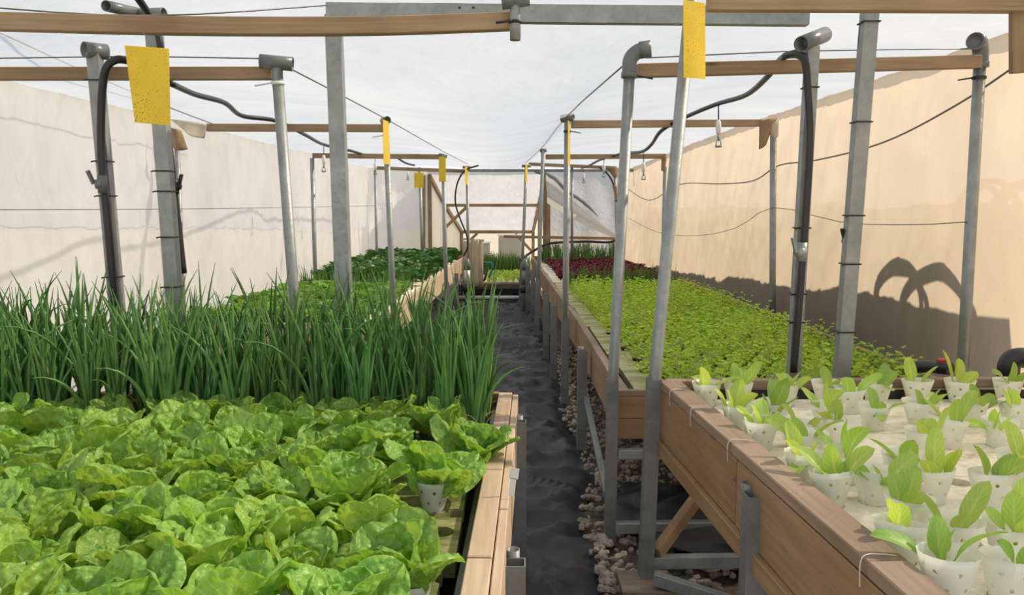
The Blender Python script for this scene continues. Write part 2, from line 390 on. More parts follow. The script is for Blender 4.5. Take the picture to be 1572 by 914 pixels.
def cup_mat():
    m, out, N, L = mat('perforated_cup_plastic')
    uv = N('UVMap'); sx = N('SeparateXYZ'); L(uv.outputs[0], sx.inputs[0])
    def mth(op, a, b=None, c=None):
        n = N('Math', operation=op)
        for i, q in enumerate((a, b, c)):
            if q is None: continue
            if isinstance(q, (int, float)): n.inputs[i].default_value = q
            else: L(q, n.inputs[i])
        return n.outputs[0]
    vr = mth('MULTIPLY', sx.outputs[1], 3.4); row = mth('FLOOR', vr); fv = mth('SUBTRACT', mth('FRACT', vr), .5)
    ur = mth('ADD', mth('MULTIPLY', sx.outputs[0], 7.0), mth('MULTIPLY', row, .5)); fu = mth('SUBTRACT', mth('FRACT', ur), .5)
    d = mth('SQRT', mth('ADD', mth('POWER', mth('MULTIPLY', fu, 1.25), 2.0), mth('POWER', mth('MULTIPLY', fv, 1.0), 2.0)))
    hole = mth('LESS_THAN', d, .15)
    keep = mth('MULTIPLY', hole, mth('GREATER_THAN', sx.outputs[1], .02))
    p = N('BsdfPrincipled', Roughness=.35); p.inputs['Base Color'].default_value = (.90, .90, .85, 1)
    tl = N('BsdfTranslucent'); tl.inputs[0].default_value = (.95, .94, .86, 1)
    ms = N('MixShader', Fac=.55); L(p.outputs[0], ms.inputs[1]); L(tl.outputs[0], ms.inputs[2])
    tr = N('BsdfTransparent'); m2 = N('MixShader'); L(keep, m2.inputs[0]); L(ms.outputs[0], m2.inputs[1]); L(tr.outputs[0], m2.inputs[2])
    L(m2.outputs[0], out.inputs[0]); return m
M_cup = cup_mat()
M_netpot = plain('black_net_pot', (.015, .015, .013), .6, .3)
M_lettuce = leafm('butter_lettuce_leaf', (.31, .51, .095), (.20, .40, .06), (.44, .56, .18), bump=.3, bscale=48, vb=75, hue=.010, val=.14, rough=.36)
M_seedling = leafm('romaine_seedling_leaf', (.36, .55, .13), (.26, .46, .08), (.55, .66, .28), bump=.15, ribw=.08, hue=.02)
M_farlet = leafm('mid_green_lettuce_leaf', (.17, .34, .05), (.10, .24, .03), (.32, .47, .14), bump=.3, hue=.012)
M_spinach = leafm('dark_green_leaf', (.06, .16, .04), (.03, .095, .022), (.10, .2, .06), transl=.22, tcol=(1.5, 1.6, .6), hue=.02)

M_redlet = leafm('dark_red_leaf', (.19, .025, .05), (.08, .010, .024), (.16, .03, .05), transl=.15, tcol=(1.8, .6, .6), hue=.01)
M_celery = leafm('feathery_green_leaf', (.44, .63, .065), (.31, .51, .04), (.35, .5, .08), transl=.4, veins=False, bump=.1, hue=.02, val=.2)
M_onion = leafm('onion_blade', (.135, .29, .075), (.08, .20, .055), (.22, .36, .13), transl=.18, rough=.42, tcol=(1.4, 1.5, .6), veins=False, bump=.05, hue=.02)
M_onionl = leafm('young_onion_blade', (.14, .29, .05), (.08, .2, .035), (.25, .36, .12), transl=.25, veins=False, bump=.05, hue=.02)
M_dryblade = plain('dry_blade', (.42, .36, .2), .7, .2)

# ================================================================== the setting
def lerp_tab(tab, y):
    if y <= tab[0][0]: return tab[0][1]
    for (a, va), (b, vb) in zip(tab, tab[1:]):
        if y <= b: return va + (vb - va) * (y - a) / (b - a)
    return tab[-1][1]
def sm(a, b, x):
    t = max(0, min(1, (x - a) / (b - a))); return t * t * (3 - 2 * t)
YB = 14.6
XL = lambda y: lerp_tab(((0, -3.0), (4, -2.9), (7.3, -2.76), (10, -2.70), (YB, -2.6)), y)
XR = lambda y: lerp_tab(((0, 2.62), (4, 2.46), (7, 2.35), (10, 2.17), (YB, 1.95)), y)
EL = lambda y: 2.33
ER = lambda y: lerp_tab(((0, 2.5), (8, 2.44), (YB, 2.26)), y)
ROWL = lambda y: lerp_tab(((3.8, -1.10), (12.7, -.70)), y)
ROWR = lambda y: lerp_tab(((3.7, .57), (12.6, .23)), y)
def zroof(x, y):
    n = 1 - sm(3.95, 5.0, y)
    zr = 2.315 + .24 * n; zm = 2.20 + .37 * n + .05 * sm(10, 14, y)
    xl, xr, a, b = XL(y), XR(y), ROWL(y), ROWR(y)
    if x < a:
        t = max(0, (x - xl) / (a - xl)); z = EL(y) + (zr - EL(y)) * t + (.06 + .02 * math.sin(y * 2.1)) * math.sin(PI * t)
    elif x < b:
        t = (x - a) / (b - a); z = zr + (zm - zr) * math.sin(PI * t) ** .8
    else:
        t = min(1, (x - b) / (xr - b)); z = zr + (ER(y) - zr) * t + (.04 + .02 * math.sin(y * 1.9 + 1)) * math.sin(PI * t)
    z += .018 * noise.noise((x * 1.3, y * 1.9, 3.1)) + .008 * noise.noise((x * 3.5, y * 7, 9.1))
    return z
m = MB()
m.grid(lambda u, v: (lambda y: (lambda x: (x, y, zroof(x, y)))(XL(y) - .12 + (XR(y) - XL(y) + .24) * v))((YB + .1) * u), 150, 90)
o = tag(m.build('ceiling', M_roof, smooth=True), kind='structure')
def wall_fold(y, z, s):
    return .030 * noise.noise((y * 1.1, z * .7, s)) + .020 * noise.noise((y * 4.5, z * .9, s + 5)) + .026 * (1 - abs(noise.noise((y * 7 + z * 1.5, z * 1.3, s + 9))) * 2.5) ** 3 * (.3 + .7 * sm(3.5, 6.5, y))
m = MB(); m.grid(lambda u, v: (XL(YB * u) - .03 + wall_fold(YB * u, EL(0) * v, 1), YB * u, (EL(YB * u) + .0) * v), 260, 40)
tag(m.build('wall_left', M_wallL, smooth=True), kind='structure')
m = MB(); m.grid(lambda u, v: (XR(YB * u) + .03 + wall_fold(YB * u, ER(0) * v, 21), YB * u, ER(YB * u) * v), 300, 40)
tag(m.build('wall_right', M_wallR, smooth=True), kind='structure')
# ground inside and outside
m = MB(); m.grid(lambda u, v: (-3.4 + 6.4 * v, -1 + 21 * u, -.02 + .012 * noise.noise((v * 30, u * 60, 1))), 60, 30)
tag(m.build('floor', M_ground, smooth=True), kind='structure')
m = MB(); m.quad((-40, -25, -.06), (40, -25, -.06), (40, 60, -.06), (-40, 60, -.06))
tag(m.build('ground', M_outside), kind='structure')
# the low parapet outside the right hand cloth: it throws the shade along the cloth's foot
m = MB()
m.grid(lambda u, v: (lambda y: ((3.15 if v < .5 else 3.35), y, 0 if v in (0, 1) else 1.62 + .10 * noise.noise((y * .8, 2, 2)) + (.04 * noise.noise((y * 3, 7, 2)))))(4.1 + 15 * u), 120, 3)
tag(m.build('wall_outside', M_parapet), kind='structure')
# far end: returns on both sides, sloping end, and the tunnel below it
def sheet(name, fn, nu, nv, mt, kind='structure'):
    m = MB(); m.grid(fn, nu, nv); return tag(m.build(name, mt, smooth=True), kind=kind)
XTL = lambda y: lerp_tab(((YB, -1.50), (18.2, -1.12)), y)
XTR = lambda y: lerp_tab(((YB, .60), (18.2, .47)), y)
ZT = lambda y: lerp_tab(((13.6, 2.27), (YB, 2.2), (16, 1.68), (18, 1.09), (19.4, .95)), y)
sheet('wall_back_left', lambda u, v: (-2.65 + (XTL(YB) + 2.65) * u, YB + .05 * noise.noise((u * 4, v * 3, 2)), 2.33 * v), 30, 20, M_wallL)
sheet('wall_back_right', lambda u, v: (XTR(YB) + (2.0 - XTR(YB)) * u, YB + .06 + .05 * noise.noise((u * 4, v * 3, 6)), 2.26 * v), 30, 20, M_back)
sheet('wall_back', lambda u, v: (lambda y: (XTL(y) - .02 + (XTR(y) - XTL(y) + .04) * v, y, ZT(y) + .035 + .02 * noise.noise((v * 5, y * 4, 4))))(YB - .35 + 4.6 * u), 60, 30, M_back)
sheet('wall_tunnel_left', lambda u, v: (lambda y: (XTL(y) - .04, y, (ZT(y) + .03) * v))(YB + 4.2 * u), 30, 10, M_panel)
sheet('wall_tunnel_right', lambda u, v: (lambda y: (XTR(y) + .05, y, (ZT(y) + .03) * v))(YB + 4.2 * u), 30, 10, M_panel)
sheet('wall_tunnel_end', lambda u, v: (-1.4 + 2.1 * u, 18.9 + .03 * noise.noise((u * 9, v * 3, 4)), 1.05 * v), 20, 8, M_clear)
# seams of the right cloth (a rope line pressed in the cloth) and the cut edge battens at the far end
# timber frame of the far end
fr = empty('timber_frame', (-.45, YB, 0), 'brown timber frame with crossbars and braces holding the sloping far end', 'frame')
def part_bar(name, a, b, w, h, mt, par, up=(0, 0, 1), bevel=0):
    m = MB(); m.bar(a, b, w, h, up); return m.build(name, mt, par, bevel=bevel)
for sx, X in ((-1, XTL), (1, XTR)):
    part_bar('top_rail', (X(YB) , YB, 2.19), (X(16), 16, 1.69), .05, .09, M_woodbeam, fr)
    part_bar('top_rail', (X(16), 16, 1.69), (X(18), 18, 1.08), .05, .09, M_woodbeam, fr)
    for y in (YB, 16, 18):
        part_bar('stud', (X(y), y, 0), (X(y), y, ZT(y) + .01), .07, .06, M_woodbeam, fr, up=(0, 1, 0))
part_bar('stud', (XTL(YB) - .13, YB - .02, 0), (XTL(YB) - .10, YB - .02, 2.2), .05, .05, M_woodbeam, fr, up=(0, 1, 0))
part_bar('stud', (XTR(YB) + .08, YB - .06, 0), (XTR(YB) + .06, YB - .06, 2.05), .06, .06, M_woodbeam, fr, up=(0, 1, 0))
part_bar('crossbar', (XTL(16), 16, 1.66), (XTR(16) + .15, 16, 1.66), .05, .06, M_woodbeam, fr)
part_bar('crossbar', (XTL(18), 18, 1.07), (XTR(18), 18, 1.07), .05, .07, M_woodbeam, fr)
part_bar('brace', (XTL(16) + .02, 16, 1.22), (XTL(16) + .45, 16, 1.63), .04, .06, M_woodbeam, fr)
part_bar('brace', (XTL(18) + .02, 18, .72), (XTL(18) + .36, 18, 1.04), .04, .06, M_woodbeam, fr)
part_bar('brace', (XTR(18) - .02, 18, .62), (XTR(18) - .40, 18, 1.03), .04, .06, M_woodbeam, fr)
part_bar('long_batten', (-.15, 14.45, 1.09), (1.9, 14.3, 1.06), .04, .05, M_woodbeam, fr)
# loose fabric hanging across the right end: a diagonal swag with a dark rolled edge
sw = MB()
a0, a1 = at(838, 268, 14.12), at(962, 372, 13.2)
b0, b1 = at(840, 312, 14.12), at(962, 372, 13.15)
sw.grid(lambda u, v: (a0.lerp(a1, u)).lerp(b0.lerp(b1, u), v) + Vector((0, .06 * math.sin(v * 7 + u * 3) * (1 - u), -.06 * math.sin(PI * u))), 24, 8)
o = sw.build('fabric_swag', M_wallL, smooth=True); tag(o, 'pale fabric swag sloping down to the wall beside the far frame', 'fabric')
e = MB(); e.tube(smooth_path([at(822, 263, 14.45), at(850, 273, 14.2), at(870, 293, 14.0), at(895, 310, 13.8), at(918, 332, 13.6)], 6), [.034] * 12 + [.03] * 8 + [.022, .018, .012, .008, .004], 8)
e.build('rolled_edge', M_galvd, o, smooth=True)

# black weed fabric and gravel
def fab_right(y): return lerp_tab(((-1, .45), (2.6, .34), (3.2, .42), (3.75, .36), (4.6, .50), (6.0, .42), (8, .50), (13.6, .35)), y) + .05 * noise.noise((y * 2.3, 1, 1))
def fabz(x, y): return .02 + .024 * noise.noise((x * 2.2, y * 3.5, 1)) + .050 * (1 - abs(noise.noise((x * 2.4 + y * .8, y * 5.0, 4))) * 2.2) ** 3 + .008 * noise.noise((x * 14, y * 16, 8))
m = MB()
m.grid(lambda u, v: (lambda y: (lambda x: (x, y, fabz(x, y) - .03 * sm(.94, 1, v)))(-1.5 + (fab_right(y) + 1.5) * v))(.3 + 13.2 * u), 320, 70)
o = m.build('weed_fabric', M_fabric, smooth=True); tag(o, 'wrinkled black weed fabric covering the aisle floor between the beds', 'fabric')
m = MB()
m.grid(lambda u, v: (lambda x, y: (x, y, .03 + .10 * math.exp(-((x - 1.0) ** 2 + (y - 3.75) ** 2) * 5) + .05 * abs(noise.noise((x * 5, y * 5, 2)))))(.55 + .75 * v + .05 * math.sin(u * 9), 3.35 + 1.0 * u + .08 * math.sin(v * 8)), 40, 40)
o = m.build('weed_fabric', M_fabric, smooth=True); tag(o, 'crumpled dark piece of weed fabric lying on stones under the high bed', 'fabric')
def stone_mesh(seed):
    import bmesh
    bm = bmesh.new(); bmesh.ops.create_icosphere(bm, subdivisions=1, radius=1)
    r = random.Random(seed)
    vs = [v.co * (1 + .3 * (r.random() - .5)) for v in bm.verts]; fs = [tuple(v.index for v in f.verts) for f in bm.faces]; bm.free(); return vs, fs
ST = [stone_mesh(i) for i in range(6)]
m = MB()
for i in range(4200):
    y = 1.6 + 7.4 * R.random() ** 1.5; x = fab_right(y) - .03 + (1.5) * R.random() ** 1.3
    s = R.uniform(.012, .03) * (1.7 if R.random() < .06 else 1)
    q = Matrix.Rotation(R.random() * 6, 3, 'Z') @ Matrix.Rotation(R.random() * 6, 3, 'X')
    vs, fs = R.choice(ST); n = len(m.v); c = Vector((x, y, .004 + s * .3 + (.02 * R.random())))
    m.v += [c + q @ Vector((v.x * s, v.y * s * .8, v.z * s * .6)) for v in vs]
    for f in fs: m.face(tuple(n + k for k in f), ((0, 0), (1, 0), (0, 1)))
tag(m.build('gravel', M_stone), 'tan gravel stones on the ground under the beds beside the aisle', 'gravel', kind='stuff')
for (px, py, s, lab) in ((1090, 878, .055, 'pale fist-sized stone on the gravel beside the low steel brace'), (1112, 876, .05, 'tan fist-sized stone nearer the square stub post on the gravel')):
    p = gz(px, py, .03); vs, fs = stone_mesh(int(px)); m = MB(); n = 0
    m.v = [Vector((v.x * s, v.y * s * .8, v.z * s * .6 + s * .55)) + p for v in vs]
    for f in fs: m.face(f, ((0, 0), (1, 0), (0, 1)))
    tag(m.build('stone', M_stone, loc=p), lab, 'stone')

# ================================================================== beds
def bed(name, label, group=None): return empty(name, (0, 0, 0), label, 'plant bed', group)
def plank(name, a, b, w, h, mt, par, bevel=.003): return part_bar(name, a, b, w, h, mt, par, bevel=bevel)
# --- near left bed: the aisle side carries two pale boards side by side
ZL = .75
bl = empty('grow_bed', (-.06, 2.3, 0), 'pale timber grow bed of crinkled lettuce and tall onions beside the black aisle', 'plant bed')
def ledge(y): return lerp_tab(((1.0, -.105), (3.6, -.03)), y)
for y0, y1 in ((.9, 1.86), (1.87, 2.52), (2.53, 3.62)):
    plank('rail', (ledge(y0), y0, ZL - .02), (ledge(y1), y1, ZL - .02), .062, .04, M_woodpale, bl)
for y0, y1 in ((.9, 2.2), (2.21, 3.62)):
    plank('side_board', (ledge(y0) + .046, y0, ZL - .13), (ledge(y1) + .046, y1, ZL - .13), .026, .24, M_woodpale, bl)
plank('liner', (ledge(.9) - .045, .9, ZL - .15), (ledge(3.62) - .045, 3.62, ZL - .15), .02, .2, M_liner, bl, 0)
plank('end_board', (-2.72, 3.62, ZL - .12), (-.06, 3.62, ZL - .12), .036, .24, M_woodbed, bl)
plank('side_board', (-2.72, .9, ZL - .12), (-2.72, 3.62, ZL - .12), .036, .24, M_woodbed, bl)
plank('bottom', (-1.4, .9, ZL - .26), (-1.4, 3.6, ZL - .26), 2.6, .02, M_liner, bl, 0)
# --- near right bed, the high one
ZR = .90
br = empty('grow_bed', (.66, 3.2, 0), 'high brown timber grow bed holding white cups of pale seedlings', 'plant bed')
def redge(y): return lerp_tab(((.8, .745), (1.378, .716), (3.19, .600)), y)
for y0, y1 in ((.8, 1.52), (1.523, 2.32), (2.323, 2.80), (2.803, 3.20)):
    plank('rail', (redge(y0) + .045, y0, ZR - .017), (redge(y1) + .045, y1, ZR - .017), .085, .034, M_woodrail, br)
for y0, y1 in ((.8, 2.28), (2.29, 3.20)):
    plank('side_board', (redge(y0) + .022, y0, ZR - .14), (redge(y1) + .022, y1, ZR - .14), .03, .20, M_woodbed, br)
plank('batten', (redge(.8) + .016, .8, ZR - .275), (redge(3.2) + .016, 3.2, ZR - .275), .045, .06, M_woodbed, br)
plank('end_board', (redge(3.2) + .03, 3.20, ZR - .017), (2.5, 3.20, ZR - .005), .05, .036, M_woodrail, br)
plank('end_board', (redge(3.2) + .03, 3.19, ZR - .16), (2.5, 3.19, ZR - .16), .03, .24, M_woodbed, br)
plank('liner', (redge(3.2) + .06, 3.168, ZR - .12), (2.48, 3.168, ZR - .12), .012, .17, M_liner, br, 0)
plank('side_board', (2.5, .8, ZR - .12), (2.5, 3.2, ZR - .12), .03, .24, M_woodbed, br)
plank('bottom', (1.65, .8, ZR - .30), (1.65, 3.15, ZR - .30), 1.7, .02, M_liner, br, 0)
for y in (1.53, 2.33, 2.72, 3.0):      # pale strings looped over the rail
    m = MB(); x = redge(y)
    m.tube(smooth_path([(x - .004, y, ZR - .06), (x - .002, y, ZR + .002), (x + .045, y + .01, ZR + .004), (x + .092, y + .015, ZR - .005)], 5), .0013, 5)
    m.build('string_tie', M_twine, br)
for y, dz in ((2.29, -.1),):
    m = MB(); m.lathe([(.006, 0), (.006, .004), (0, .006)], (redge(y) + .003, y, ZR + dz), 8, (-1, 0, 0)); m.build('screw', M_galvd, br)
# --- far right bed
ZF = .73
def fedge(y): return lerp_tab(((3.75, .515), (4.4, .545), (14.3, .345)), y)
XO = lambda y: lerp_tab(((3.75, 2.16), (7, 2.14), (10, 2.02), (14.3, 1.85)), y)
bf = empty('grow_bed', (.5, 3.75, 0), 'long timber grow bed of feathery green plants and red lettuce beside the sunlit cloth', 'plant bed')
ys = (3.77, 6.1, 8.6, 11.2, 14.3)
for y0, y1 in zip(ys, ys[1:]):
    plank('rail', (fedge(y0) + .022, y0, ZF - .02), (fedge(y1) + .022, y1 - .006, ZF - .02), .046, .04, M_woodrail, bf)
    plank('side_board', (fedge(y0) + .012, y0, ZF - .135), (fedge(y1) + .012, y1 - .006, ZF - .135), .025, .20, M_woodbed, bf)
    plank('side_board', (XO(y0), y0, ZF - .11), (XO(y1), y1, ZF - .11), .036, .25, M_woodrail, bf)
plank('end_board', (.485, 3.75, ZF - .012), (2.16, 3.75, ZF - .012), .03, .03, M_woodrail, bf)
plank('end_board', (.485, 3.75, ZF - .082), (2.16, 3.75, ZF - .082), .03, .108, M_woodbed, bf)
plank('end_board', (.485, 3.75, ZF - .188), (2.16, 3.75, ZF - .188), .03, .10, M_woodbed, bf)
plank('end_block', (.60, 3.80, ZF - .33), (.60, 3.80, ZF - .24), .09, .06, M_woodbed, bf)
for x in (.50, .505):
    for z in (-.05, -.12, -.20):
        m = MB(); m.lathe([(.005, 0), (.005, .003), (0, .005)], (x, 3.735, ZF + z), 8, (0, -1, 0)); m.build('screw', M_galvd, bf)
plank('end_board', (.36, 14.3, ZF - .11), (1.85, 14.3, ZF - .11), .036, .25, M_woodbed, bf)
plank('liner', (fedge(3.8) + .056, 3.8, ZF - .1), (fedge(14.2) + .056, 14.2, ZF - .1), .014, .16, M_liner, bf, 0)
plank('bottom', (1.3, 3.8, ZF - .26), (1.15, 14.2, ZF - .26), 1.4, .02, M_liner, bf, 0)
# --- far left bed
def gedge(y): return lerp_tab(((5.9, -1.035), (7.37, -1.0), (14.3, -.84)), y)
bg_ = empty('grow_bed', (-1.03, 5.9, 0), 'long pale timber grow bed of lettuce and dark leafy greens behind the onions', 'plant bed')
ys = (5.9, 7.2, 8.9, 11.4, 14.3)
for y0, y1 in zip(ys, ys[1:]):
    plank('side_board', (gedge(y0) - .018, y0, ZF - .11), (gedge(y1) - .018, y1 - .006, ZF - .11), .036, .25, M_woodpale, bg_)
    plank('side_board', (-2.45, y0, ZF - .11), (-2.42, y1, ZF - .11), .036, .25, M_woodbed, bg_)
plank('end_board', (-2.45, 5.9, ZF - .11), (-1.05, 5.9, ZF - .11), .036, .25, M_woodpale, bg_)
plank('end_board', (-2.45, 14.3, ZF - .11), (-.86, 14.3, ZF - .11), .036, .25, M_woodbed, bg_)
plank('corner_post', (-1.01, 5.86, 0), (-1.01, 5.86, ZF + .03), .07, .06, M_woodpale, bg_)
plank('bottom', (-1.75, 5.9, ZF - .26), (-1.70, 14.2, ZF - .26), 1.3, .02, M_liner, bg_, 0)
# --- low bed at the aisle's far end
b5 = empty('grow_bed', (-.2, 13.9, 0), 'low rough timber bed of pale lettuce and onions at the aisle end', 'plant bed')
plank('front_log', (-.86, 13.85, .25), (.25, 13.85, .25), .14, .12, M_woodold, b5, .02)
plank('liner', (-.86, 13.87, .09), (.27, 13.87, .09), .04, .18, M_liner, b5, 0)
plank('side_board', (-.93, 13.9, .15), (-.93, 17.4, .15), .04, .25, M_woodold, b5)
plank('side_board', (.40, 13.95, .15), (.40, 17.4, .15), .04, .25, M_woodold, b5)

# --- foam rafts (each panel its own thing)
def raft(name, x0, x1, y0, y1, z, mt, label, holes=(), r=.034, hd=.05, group=None):
    m = MB(); m.bar((x0, (y0 + y1) / 2, z - .02), (x1, (y0 + y1) / 2, z - .02), y1 - y0, .04)
    o = m.build(name, mt, loc=((x0 + x1) / 2, (y0 + y1) / 2, z - .04))
    hh = []
    for q in holes:
        if all((q[0] - k[0]) ** 2 + (q[1] - k[1]) ** 2 > (2.1 * r) ** 2 for k in hh): hh.append(q)
    holes = hh
    if holes:
        k = MB()
        for (hx, hy) in holes: k.lathe([(r, -.03), (r, .05)], Vector((hx, hy, z - .02)), 18)
        c = k.build('cutter', mt, loc=((x0 + x1) / 2, (y0 + y1) / 2, z - .04))
        b = o.modifiers.new('holes', 'BOOLEAN'); b.object = c; b.solver = 'EXACT'
        bpy.context.view_layer.update()
        nm = bpy.data.meshes.new_from_object(o.evaluated_get(bpy.context.evaluated_depsgraph_get()))
        o.modifiers.clear(); o.data = nm; bpy.data.objects.remove(c)
    return tag(o, label, 'raft', group)

# ================================================================== plants
def prof(s, s0, pet, a):
    if s < s0: return pet
    q = (s - s0) / (1 - s0); qa = q ** a
    bl = 2 * math.sqrt(max(0, qa * (1 - qa)))
    return max(pet * (1 - q), bl)
def leaf(mb, base, az, Ln, W, th0, th1, cup=.25, ruf=.12, bub=.0, nu=12, nv=8, s0=.1, pet=.16, a=.8, seed=0, twist=0, bend=1.3, freq=9, mi=0, bscale=30.):
    pos = Vector(base); P = []
    for i in range(nu + 1):
        s = i / nu; th = th0 + (th1 - th0) * s ** bend
        d = Vector((math.sin(th) * math.cos(az), math.sin(th) * math.sin(az), math.cos(th)))
        if i: pos = pos + d * (Ln / nu)
        n = Vector((-math.cos(th) * math.cos(az), -math.cos(th) * math.sin(az), math.sin(th)))
        b = Vector((-math.sin(az), math.cos(az), 0))
        tw = twist * s; b2 = b * math.cos(tw) + n * math.sin(tw); n2 = n * math.cos(tw) - b * math.sin(tw)
        P.append((pos.copy(), n2, b2, W / 2 * prof(s, s0, pet, a)))
    st = len(mb.v)
    for i, (p, n, b, ww) in enumerate(P):
        s = i / nu
        for j in range(nv + 1):
            t = -1 + 2 * j / nv
            v = p + b * (t * ww)
            h = cup * t * t * ww + ruf * abs(t) ** 3 * ww * math.sin(freq * s + seed * 1.7 + (2 if t > 0 else 0))
            if bub:
                q = (t * ww * bscale + seed * 3.1, s * Ln * bscale, seed * 5.3)
                dd = noise.voronoi(q)[0][0]; fade = min(1, (1 - abs(t)) * 3.5) * sm(.12, .3, s) * min(1, abs(t) * 5)
                h += bub * (1 - min(1, dd * 1.15) ** 2) * fade + bub * .8 * noise.noise((q[0] * .35, q[1] * .35, q[2])) * sm(.1, .3, s)
            mb.v.append(v + n * h)
    for i in range(nu):
        for j in range(nv):
            a_ = st + i * (nv + 1) + j
            u0, u1, v0, v1 = j / nv, (j + 1) / nv, i / nu, (i + 1) / nu
            mb.face((a_, a_ + 1, a_ + nv + 2, a_ + nv + 1), ((u0, v0), (u1, v0), (u1, v1), (u0, v1)), mi)
def plant_mesh(name, mt, fn, seed):
    m = MB(); r = random.Random(seed); fn(m, r); return m.mesh(name, mt, True)
def f_lettuce(m, r):
    n = r.randint(10, 12)
    for i in range(n):
        k = i / (n - 1); az = i * 2.4 + r.uniform(-.4, .4); big = r.uniform(.9, 1.2)
        leaf(m, (.014 * math.cos(az), .014 * math.sin(az), .0), az, (.12 + .060 * k) * big, (.095 + .050 * k) * big,
             .10 + .55 * k, .20 + .95 * k + r.uniform(-.35, .4), cup=r.uniform(.2, .55) - .6 * k * r.random(), ruf=.12, bub=.013, nu=28, nv=22, s0=.04, pet=.26, a=r.uniform(.78, .98), seed=r.random() * 40, twist=r.uniform(-.7, .7), freq=r.uniform(4, 8), bscale=58.)
def f_farlet(m, r):
    n = 9
    for i in range(n):
        k = i / (n - 1); az = i * 2.4 + r.uniform(-.3, .3)
        leaf(m, (0, 0, 0), az, .12 + .05 * k, .085 + .03 * k, .1 + .3 * k, .5 + 1.0 * k, cup=.3, ruf=.18, bub=.006, nu=9, nv=6, seed=r.random() * 40, twist=r.uniform(-.3, .3))
def f_spinach(m, r):
    n = 10
    for i in range(n):
        k = i / (n - 1); az = i * 2.4 + r.uniform(-.4, .4)
        leaf(m, (0, 0, 0), az, .22 + .05 * r.random(), .12 + .03 * r.random(), .08 + .35 * k, .55 + 1.1 * r.random(), cup=.2, ruf=.12, nu=10, nv=6, s0=.38, pet=.09, a=.7, seed=r.random() * 40, twist=r.uniform(-.6, .6), bend=1.8)
def f_red(m, r):
    n = 10
    for i in range(n):
        k = i / (n - 1); az = i * 2.4 + r.uniform(-.3, .3)
        leaf(m, (0, 0, 0), az, .10 + .04 * k, .075, .1 + .35 * k, .5 + 1.0 * k, cup=.2, ruf=.45, nu=9, nv=6, s0=.15, seed=r.random() * 40, freq=16)
def f_seedling(m, r):
    n = r.choice((3, 4, 4)); a0 = r.random() * 6
    for i in range(n):
        az = a0 + i * 2.2 + r.uniform(-.5, .5); k = i / (n - 1)
        leaf(m, (.006 * math.cos(az), .006 * math.sin(az), 0), az, .085 + .05 * r.random() + .015 * k, .034 + .016 * r.random(), .15 + .35 * k, .3 + 1.25 * r.random() * (.35 + k), cup=.35, ruf=.08, nu=14, nv=8, s0=.34, pet=.28, a=.74, seed=r.random() * 40, twist=r.uniform(-.7, .7), bend=1.4, bub=.002)
def blade(m, base, az, L, th0, th1, r0, seg=5, n=9, mi=0, kink=0):
    pos = Vector(base); path = []; rr = []
    for i in range(n + 1):
        s = i / n; th = th0 + (th1 - th0) * s ** 2.2 + (kink if s > .75 else 0)
        if i: pos = pos + Vector((math.sin(th) * math.cos(az), math.sin(th) * math.sin(az), math.cos(th))) * (L / n)
        path.append(pos.copy()); rr.append(r0 * (.75 + .5 * min(1, s * 3)) * (1 - s ** 2.2) + .0007)
    st = len(m.v); m.tube(path, rr, seg, cap=False)
    # restate uv: u round, v along
    k = n * seg
    for q in range(k):
        i = q // seg
        m.uv[-k + q] = ((0, i / n), (1, i / n), (1, (i + 1) / n), (0, (i + 1) / n))
        m.mi[-k + q] = mi
def f_onion(m, r):
    for i in range(3):             # three plants to a clump
        bx, by = r.uniform(-.03, .03), r.uniform(-.03, .03); a0 = r.random() * 6
        for j in range(r.randint(3, 5)):
            az = a0 + (j % 2) * PI + r.uniform(-.8, .8)
            blade(m, (bx, by, -.02), az, r.uniform(.36, .66), r.uniform(.0, .14), r.uniform(.05, .65) + (.9 if r.random() < .08 else 0), r.uniform(.0055, .0088), 6, 10, 0)
        if r.random() < .7:
            blade(m, (bx, by, 0), r.random() * 6, r.uniform(.15, .3), .3, r.uniform(1.2, 2.6), .0018, 4, 8, 1)
def f_onion_small(m, r):
    for i in range(9):
        az = r.random() * 6
        blade(m, (r.uniform(-.04, .04), r.uniform(-.04, .04), -.01), az, r.uniform(.16, .27), r.uniform(0, .12), r.uniform(.1, .5), .0035, 4, 6, 0)
def f_onion_far(m, r):
    for i in range(22):
        az = r.random() * 6
        blade(m, (r.uniform(-.08, .08), r.uniform(-.08, .08), -.01), az, r.uniform(.28, .45), r.uniform(0, .12), r.uniform(.1, .55), .0055, 4, 6, 0)
